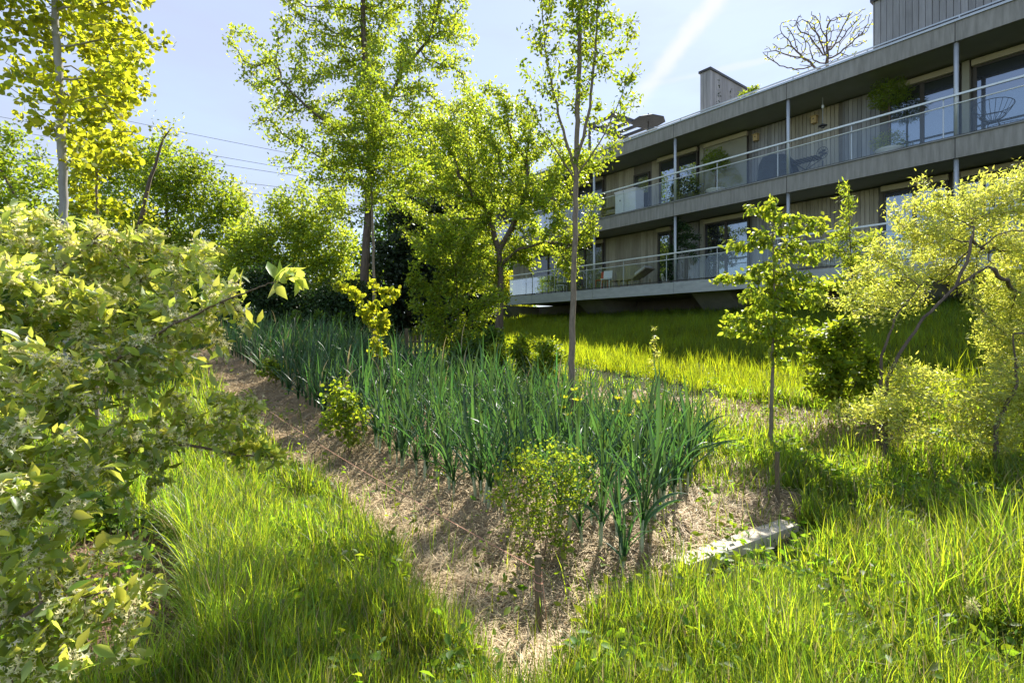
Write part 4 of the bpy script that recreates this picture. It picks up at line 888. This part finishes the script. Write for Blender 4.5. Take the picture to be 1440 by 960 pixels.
# ------------------------------------------------------------------ leeks
def leek_mesh(seed):
    rg = np.random.default_rng(seed); vs, qs = [], []; b = 0
    nl = rg.integers(7, 10); pl = rg.uniform(0, math.pi)
    for i in range(nl):
        f = i / (nl - 1); side = -1 if i % 2 else 1; az = pl + (0 if side > 0 else math.pi) + rg.normal() * .35
        ln = rg.uniform(.5, .85) * (.75 + .4 * f); lean = (.12 + .85 * (1 - f)) * rg.uniform(.6, 1.3); droop = rg.uniform(.2, 1.6) * (1 - .35 * f)
        wd = rg.uniform(.009, .016); h0 = .08 + .10 * f
        p = np.array([0, 0, h0]); th = .05; seg = 8; h = np.array([math.cos(az), math.sin(az), 0]); pk = rg.uniform(.55, .95)
        tw = rg.normal() * .8
        for j in range(seg + 1):
            t = j / seg; ang = lean * min(1, t * 2.5) + droop * max(0, t - pk * .6) ** 1.5 * 2.2
            d = h * math.sin(ang) + np.array([0, 0, math.cos(ang)]); side_v = np.cross(d, [0, 0, 1.0]); side_v = side_v / max(np.linalg.norm(side_v), 1e-6) if j else np.array([-math.sin(az), math.cos(az), 0])
            side_v = np.array([-math.sin(az), math.cos(az), 0]); nr = np.cross(side_v, d); c, s = math.cos(tw * t), math.sin(tw * t); sv = side_v * c + nr * s; nv = nr * c - side_v * s
            w_ = wd * (1.0 if t < .45 else max(.04, (1 - ((t - .45) / .55) ** 1.6)))
            vs += [p - sv * w_ + nv * w_ * .7, p.copy(), p + sv * w_ + nv * w_ * .7]
            if j < seg: qs += [(b, b + 1, b + 4, b + 3), (b + 1, b + 2, b + 5, b + 4)]
            b += 3; p = p + d * ln / seg
    m1 = np_mesh('leek_leaves', np.array(vs), None, np.array(qs)); m1.materials.append(M['leaf_leek'])
    mb = MB(); mb.tube([(0, 0, -.04), (0, 0, .06), (0, 0, .2)], [.016, .015, .011], 7)
    m2 = bpy.data.meshes.new('leek_stem'); m2.from_pydata(mb.v, [], mb.f); m2.materials.append(M['leek_stem']); return m1, m2
M['leek_stem'] = rough_mat('leek_stem', (.30, .36, .18), (.5, .52, .34), 20, .6, .1, .002)
variants = [leek_mesh(100 + i) for i in range(9)]
spots = []
rg = np.random.default_rng(77)
for i, n_ in enumerate(np.arange(2.6, 5.35, .21)):
    s = 2.15 + .085 * i
    while s < 18.8:
        a = s + rg.normal() * .04; b = n_ + rg.normal() * .045
        if rg.uniform() > (.12 if s < 6 else .1): spots.append(sn(a, b))
        s += .14 + .012 * max(0, s - 5)
spots = [Vector((p.x, p.y, tz(p.x, p.y))) for p in spots]
spots.sort(key=lambda p: p.length)
print('leeks', len(spots))
NI = 298
for i, p in enumerate(spots[:NI]):
    m1, m2 = variants[i % 9]
    o = bpy.data.objects.new('leek', None); col.objects.link(o); o.location = p; o.rotation_euler = (rg.normal() * .06, rg.normal() * .06, rg.uniform(0, 6.28)); k = rg.uniform(.6, 1.1); o.scale = (k, k, k * rg.uniform(.9, 1.1))
    tag(o, 'blue-green leek plant with upright strap leaves growing in the straw-mulched bed', 'leek', 'leeks standing in rows in the mulched bed')
    for nm, m in (('leaves', m1), ('stem', m2)):
        c = bpy.data.objects.new(nm, m); col.objects.link(c); c.parent = o
vt = [np.array([v.co[:] for v in m1.vertices]) for m1, _ in variants]; vq = [np.array([q.vertices[:] for q in m1.polygons]) for m1, _ in variants]
parts = []
for i, p in enumerate(spots[NI:]):
    a = rg.uniform(0, 6.28); k = rg.uniform(.7, 1.2); c, s = math.cos(a) * k, math.sin(a) * k; v = vt[i % 9]
    parts.append((np.stack([v[:, 0] * c - v[:, 1] * s + p.x, v[:, 0] * s + v[:, 1] * c + p.y, v[:, 2] * k + p.z], -1), None, vq[i % 9]))
if parts:
    vv, tt, qq = join(parts); tag(link_mesh('leek_rows', np_mesh('leek_rows', vv, tt, qq), M['leaf_leek'], None, spots[-1]), 'mass of leek foliage at the far end of the mulched bed', 'leeks', kind='stuff')

# ------------------------------------------------------------------ bed edging, stakes, cord
g1, g2 = ground_at(965, 812), ground_at(1120, 745); pl_d = (g2 - g1).normalized(); d = pl_d; sd = Vector((d.y, -d.x, 0)).normalized()
zc = max(g1.z, g2.z) + .06
m = MB(); vs = []
for z in (-.1, .085):
    for p, o_ in ((g1, 0), (g2, 0), (g2, 1), (g1, 1)): q_ = p + sd * (-.15 * o_ + .02); vs.append(Vector((q_.x, q_.y, z + p.z - (.035 if p is g2 and z > 0 else 0))))
m.add(vs, [(0, 3, 2, 1), (4, 5, 6, 7), (0, 1, 5, 4), (1, 2, 6, 5), (2, 3, 7, 6), (3, 0, 4, 7)])
o = m.build('wooden_plank', M['plank_wood'], None, g1); tag(o, 'pale bleached plank edging the near end of the leek bed', 'plank')
md = o.modifiers.new('edge', 'BEVEL'); md.width = .006; md.segments = 2
def stake(px, py_b, py_t, r, label, lean=(0, 0), square=False):
    g = ground_at(px, py_b); h = (py_b - py_t) / F * g.y
    top = g + Vector((lean[0], lean[1], h)); k = 4 if square else 9
    m = MB().tube([g - Vector((0, 0, .08)), g.lerp(top, .3) + Vector((.004, 0, 0)), g.lerp(top, .7) - Vector((.003, 0, 0)), top], [r, r * 1.03, r * .98, r * 1.05], k)
    m.tube([top, top + Vector((0, 0, .006))], [r * 1.12, r * .95], k)
    o = m.build('wooden_stake', M['stake_wood'], None, g); tag(o, label, 'stake', 'stakes marking the planted bed'); return top
tA = stake(757, 890, 784, .019, 'round mossy stake with a flat top at the near corner of the straw bed')
tB = stake(1093, 708, 637, .022, 'reddish stake standing at the end of the pale plank', square=True)
tC = stake(806, 640, 562, .034, 'thick sawn post at the foot of the slender central tree')
tD = stake(531, 545, 505, .03, 'short post at the foot of the left sapling in the leek bed')
far = sn(9.5, 2.0); far.z = tz(far.x, far.y) + .12
pts = [tA - Vector((0, 0, .06)) + Vector((0, -.02, 0))]
for i in range(1, 15):
    f = i / 14; p = pts[0].lerp(far, f); p.z = max(p.z - .25 * f * (1 - f), tz(p.x, p.y) + .03); pts.append(p)
m = MB().tube(pts, .0022, 4)
m.tube([tA + Vector((math.cos(a) * .022, math.sin(a) * .022, -.06 - .004 * i)) for i, a in enumerate(np.linspace(0, 18, 30))], .0022, 4, False)
m.tube([tA + Vector((.018, -.018, -.07)), tA + Vector((.03, -.03, -.2)), tA + Vector((.045, -.035, -.33)), tA + Vector((.07, -.05, -.42))], .002, 4)
tag(m.build('cord', M['cord'], None, tA), 'thin reddish cord tied to the mossy corner stake and running along the straw', 'cord')
# little picket gate between the shrubs and the far edge
fy = 13.0
fn = empty('picket_fence', W(590, 470, fy), 'low weathered picket fence section half hidden between the shrubs', 'fence')
for px in (572, 640):
    p = W(px, 470, fy); g = Vector((p.x, p.y, tz(p.x, p.y))); MB().box(g + Vector((0, 0, .45)), .09, .09, 1.0).build('post', M['stake_wood'], fn)
for i in range(11):
    px = 579 + i * 5.5; p = W(px, 470, fy); g = Vector((p.x, p.y, tz(p.x, p.y))); MB().box(g + Vector((0, -.02, .4)), .05, .018, .72).build('picket', M['stake_wood'], fn)
pa, pb_ = W(572, 470, fy), W(640, 470, fy)
for h in (.2, .62):
    a = Vector((pa.x, fy + .01, tz(pa.x, fy) + h)); b = Vector((pb_.x, fy + .01, tz(pb_.x, fy) + h)); MB().tube([a, b], .022, 4).build('rail', M['stake_wood'], fn)
# dry grass seed head in the right foreground
gs = ground_at(1365, 905); g = gs; tp = W(1368, 855, g.y)
c = empty('seed_head', g, 'single white fluffy seed head in the grass at lower right', 'seed head')
MB().tube([g, g.lerp(tp, .5) + Vector((.01, 0, 0)), tp], .003, 5).build('stalk', M['bark_pale'], c)
foliage_ball('head', tp + Vector((0, 0, .01)), .022, 220, .02, 'petal', c, 5, 1.6, 'narrow')
# power lines
for i, (x0, y0, sl_, lb) in enumerate(((180, 165, .203, 'uppermost of the thin power lines crossing the sky'), (247, 204, .178, 'second power line from the top across the left sky'), (273, 220, .158, 'third power line from the top across the left sky'), (350, 253, .125, 'fourth power line from the top, just over the tree tops'), (353, 267, .12, 'lowest power line, touching the tree tops'))):
    a = W(-260, y0 - sl_ * (x0 + 260), 75); b = W(700, y0 + sl_ * (700 - x0), 75)
    pts = [a.lerp(b, t_) - Vector((0, 0, 2.2 * t_ * (1 - t_))) + Vector((0, 0, 1.9 * .25 * 0)) for t_ in np.linspace(0, 1, 25)]
    tag(MB().tube(pts, .035, 4).build('power_line', M['cable'], None, a), lb, 'cable', 'power lines in the left sky')

# ------------------------------------------------------------------ straw, chips, grass, weeds
def strips(P, heading, length, width, pitch, bend, seg, rg, lift=0.0):
    """flat tapering strips starting at P: heading (angle), initial pitch above the ground, bend towards it"""
    n = len(P); p = P.copy(); V = []
    for j in range(seg + 1):
        t = j / seg; ph = pitch - bend * t
        d = np.stack([np.cos(heading) * np.cos(ph), np.sin(heading) * np.cos(ph), np.sin(ph)], -1)
        sv = np.stack([-np.sin(heading), np.cos(heading), np.zeros(n)], -1)
        w_ = width * (1 - t ** 1.8 * .97)
        if j == seg: V.append(p[:, None])
        else: V.append(np.stack([p - sv * w_[:, None], p + sv * w_[:, None]], 1))
        p = p + d * (length / seg)[:, None]
    V = np.concatenate(V, 1); m = V.shape[1]; off = (np.arange(n) * m)[:, None]
    qs = [np.concatenate([off + 2 * j, off + 2 * j + 1, off + 2 * j + 3, off + 2 * j + 2], 1) for j in range(seg - 1)]
    tr = np.concatenate([off + 2 * seg - 2, off + 2 * seg - 1, off + 2 * seg], 1)
    return V.reshape(-1, 3), tr, (np.concatenate(qs) if qs else None)
def sector(n, r0, r1, a0, a1, rg, pw):      # ground points thinning with distance
    u = rg.uniform(0, 1, n); k = 2 - pw; r = (r0 ** k + u * (r1 ** k - r0 ** k)) ** (1 / k); a = rg.uniform(R(a0), R(a1), n)
    return r * np.sin(a), r * np.cos(a), r
# straw
rg = np.random.default_rng(200)
x, y, r_ = sector(420000, 1.6, 22, -58, 58, rg, 1.1)
s_, t_, c_ = cover(x, y)
keep = s_ | (t_ & (rg.uniform(0, 1, len(x)) < .8)); x, y, r_ = x[keep], y[keep], r_[keep]; n = len(x); print('straw', n)
z = terrain(x, y) + rg.uniform(0, .022, n) + .035 * np.clip(wav(x, y, 5.5), 0, 1) * rg.uniform(0, 1, n)
pd = (x - g1.x) * pl_d.x + (y - g1.y) * pl_d.y; po = (x - g1.x) * sd.x + (y - g1.y) * sd.y
z = np.where((pd > 0) & (pd < (g2 - g1).length) & (po > -.12) & (po < .05), z - .06, z)
ln = rg.uniform(.05, .17, n) * (1 + r_ * .06); wd = rg.uniform(.0009, .0022, n) * (1 + r_ * .12)
V, tr, qd = strips(np.stack([x, y, z], -1), rg.uniform(0, 6.28, n), ln, wd, rg.normal(0, .22, n) + .12, rg.normal(.35, .35, n), 3, rg)
tag(link_mesh('straw_mulch', np_mesh('straw_mulch', V, tr, qd), M['straw']), 'matted dry straw mulch covering the bed and the track', 'straw', kind='stuff')
x, y, r_ = sector(60000, 1.8, 6, -60, -10, rg, 1.0); c_ = cover(x, y)[2]; x, y, r_ = x[c_], y[c_], r_[c_]; n = len(x)
V, tr, qd = strips(np.stack([x, y, terrain(x, y) + rg.uniform(0, .02, n)], -1), rg.uniform(0, 6.28, n), rg.uniform(.02, .06, n), rg.uniform(.002, .006, n), rg.normal(0, .3, n) + .1, rg.normal(.2, .3, n), 2, rg)
tag(link_mesh('wood_chips', np_mesh('wood_chips', V, tr, qd), M['chips']), 'brown wood chips on the ground below the foreground shrub', 'wood chips', kind='stuff')
# grass
def grass(name, label, x, y, r_, hmin, hmax, mat, rg, seg=3, wbase=.0022, wk=.35, lean=.55):
    n = len(x); cl = wav(x, y, 3.1, 7) * .5 + wav(y, x, 9.0, 5) * .35
    h = (hmin + (hmax - hmin) * rg.uniform(0, 1, n) ** 1.5) * np.clip(1 + .8 * cl, .25, 2.2)
    hd = rg.uniform(0, 6.28, n) + .6 * wav(x, y, 2.0)
    wd = wbase * rg.uniform(.7, 1.6, n) * (1 + wk * np.maximum(r_ - 2.5, 0))
    V, tr, qd = strips(np.stack([x, y, terrain(x, y) - .01], -1), hd, h, wd, 1.5 - np.abs(rg.normal(0, .28, n)), np.abs(rg.normal(lean, .5, n)), seg, rg)
    print(name, n); tag(link_mesh(name, np_mesh(name, V, tr, qd), M[mat]), label, 'grass', kind='stuff')
def nsr(x, y): return x * NX + y * NY, x * DX + y * DY
rg = np.random.default_rng(300)
x, y, r_ = sector(430000, 1.9, 9.5, -62, 62, rg, 1.35)
s_, t_, c_ = cover(x, y); nn, ss = nsr(x, y)
p_keep = np.where(s_, .012, np.where(t_, .12, np.where(c_, .02, 1.0)))
p_keep = np.where((nn > 2.4) & (nn < 5.5) & (ss > 2.3), p_keep * .25 + (.05 * (nn > 4)) + .12 * ((nn > 4.2) & (ss < 4)), p_keep)
fr = (nn > 8.4)
# keep the plank's face clear
pd = (x - g1.x) * pl_d.x + (y - g1.y) * pl_d.y; po = (x - g1.x) * sd.x + (y - g1.y) * sd.y
p_keep = np.where((pd > -.05) & (pd < (g2 - g1).length + .1) & (po > -.3) & (po < .3), .03, p_keep)
k = (rg.uniform(0, 1, len(x)) < p_keep) & ~fr & ((nn > -6))
x, y, r_ = x[k], y[k], r_[k]; nn, ss = nsr(x, y)
grass('grass', 'lush uneven green grass around the bed in the foreground', x, y, r_, .09, .33, 'grass', rg, 3)
# taller tufts to the right
x, y, r_ = sector(42000, 3.0, 8, 12, 60, rg, 1.2); s_, t_, c_ = cover(x, y); nn, ss = nsr(x, y)
k = ~(s_ | t_ | c_) & (wav(x, y, 1.7) > -.1) & (nn < 8.2) & (ss < .9); x, y, r_ = x[k], y[k], r_[k]
grass('tall_grass', 'tall wispy grass tufts at the right, before the pale shrub', x, y, r_, .3, .62, 'grass', rg, 4, .0024, .25, .5)
x, y, r_ = sector(50000, 2.6, 7, -40, 2, rg, 1.2); s_, t_, c_ = cover(x, y); nn, ss = nsr(x, y)
k = ~(s_ | t_ | c_) & (wav(x, y, 2.3) > .0) & (nn < 1.8); x, y, r_ = x[k], y[k], r_[k]
grass('tall_grass', 'longer seeding grass left of the straw bank', x, y, r_, .22, .46, 'grass', rg, 4, .0022, .25, .7)
# far left/back grass and the slope meadow
rg = np.random.default_rng(301)
x, y, r_ = sector(60000, 8, 34, -62, 30, rg, 1.3); nn, ss = nsr(x, y); s_, t_, c_ = cover(x, y)
k = (nn < 8.2) & ~s_ & ~((nn > 2.2) & (nn < 5.5) & (ss < 19)) & ~t_; x, y, r_ = x[k], y[k], r_[k]
grass('rough_grass', 'rough grass beyond the bed below the trees', x, y, r_, .18, .4, 'grass', rg, 2, .003, .22, .4)
m_ = 240000; ss = rg.uniform(-8, 27, m_); nn = rg.uniform(0, 1, m_) ** 1.15 * 11.8 + 8.3
x = ss * DX + nn * NX; y = ss * DY + nn * NY; t_ = cover(x, y)[1]; k = (~t_) & (y > 1) & ((nn > 8.6) | (wav(x, y, 3) > 0)); x, y = x[k], y[k]
grass('meadow_grass', 'bright yellow-green unmown grass on the slope below the building', x, y, np.hypot(x, y), .16, .38, 'meadow', rg, 2, .0021, .15, .35)
# leafy weeds
rg = np.random.default_rng(302)
x, y, r_ = sector(26000, 2.2, 14, -50, 50, rg, 1.0); nn, ss = nsr(x, y); s_, t_, c_ = cover(x, y)
pk = np.where((nn > 5.2) & (nn < 7.3), .9, np.where(s_, .05, .3)); pk = np.where(t_, .22, pk); pk = np.where((nn > 8.4) | ((nn > 4.2) & (nn < 5.3)), pk * .5, pk)
k = (rg.uniform(0, 1, len(x)) < pk * (.4 + .6 * (wav(x, y, 2.2) > 0))) & (nn < 9); x, y = x[k], y[k]; n = len(x); m = 7
X = np.repeat(x, m) + rg.normal(0, .045, n * m); Y_ = np.repeat(y, m) + rg.normal(0, .045, n * m); Z_ = terrain(X, Y_) + rg.uniform(.02, .2, n * m)
a = rg.uniform(0, 6.28, n * m)
V, tr, qd = scatter(np.stack([X, Y_, Z_], -1), np.stack([np.cos(a), np.sin(a), rg.normal(.3, .5, n * m)], -1), rg.uniform(.025, .075, n * m), 'leaf', rg, .5)
print('weeds', n * m); tag(link_mesh('weeds', np_mesh('weeds', V, tr, qd), M['weed']), 'small leafy weeds growing along the bed and the track', 'weeds', kind='stuff')
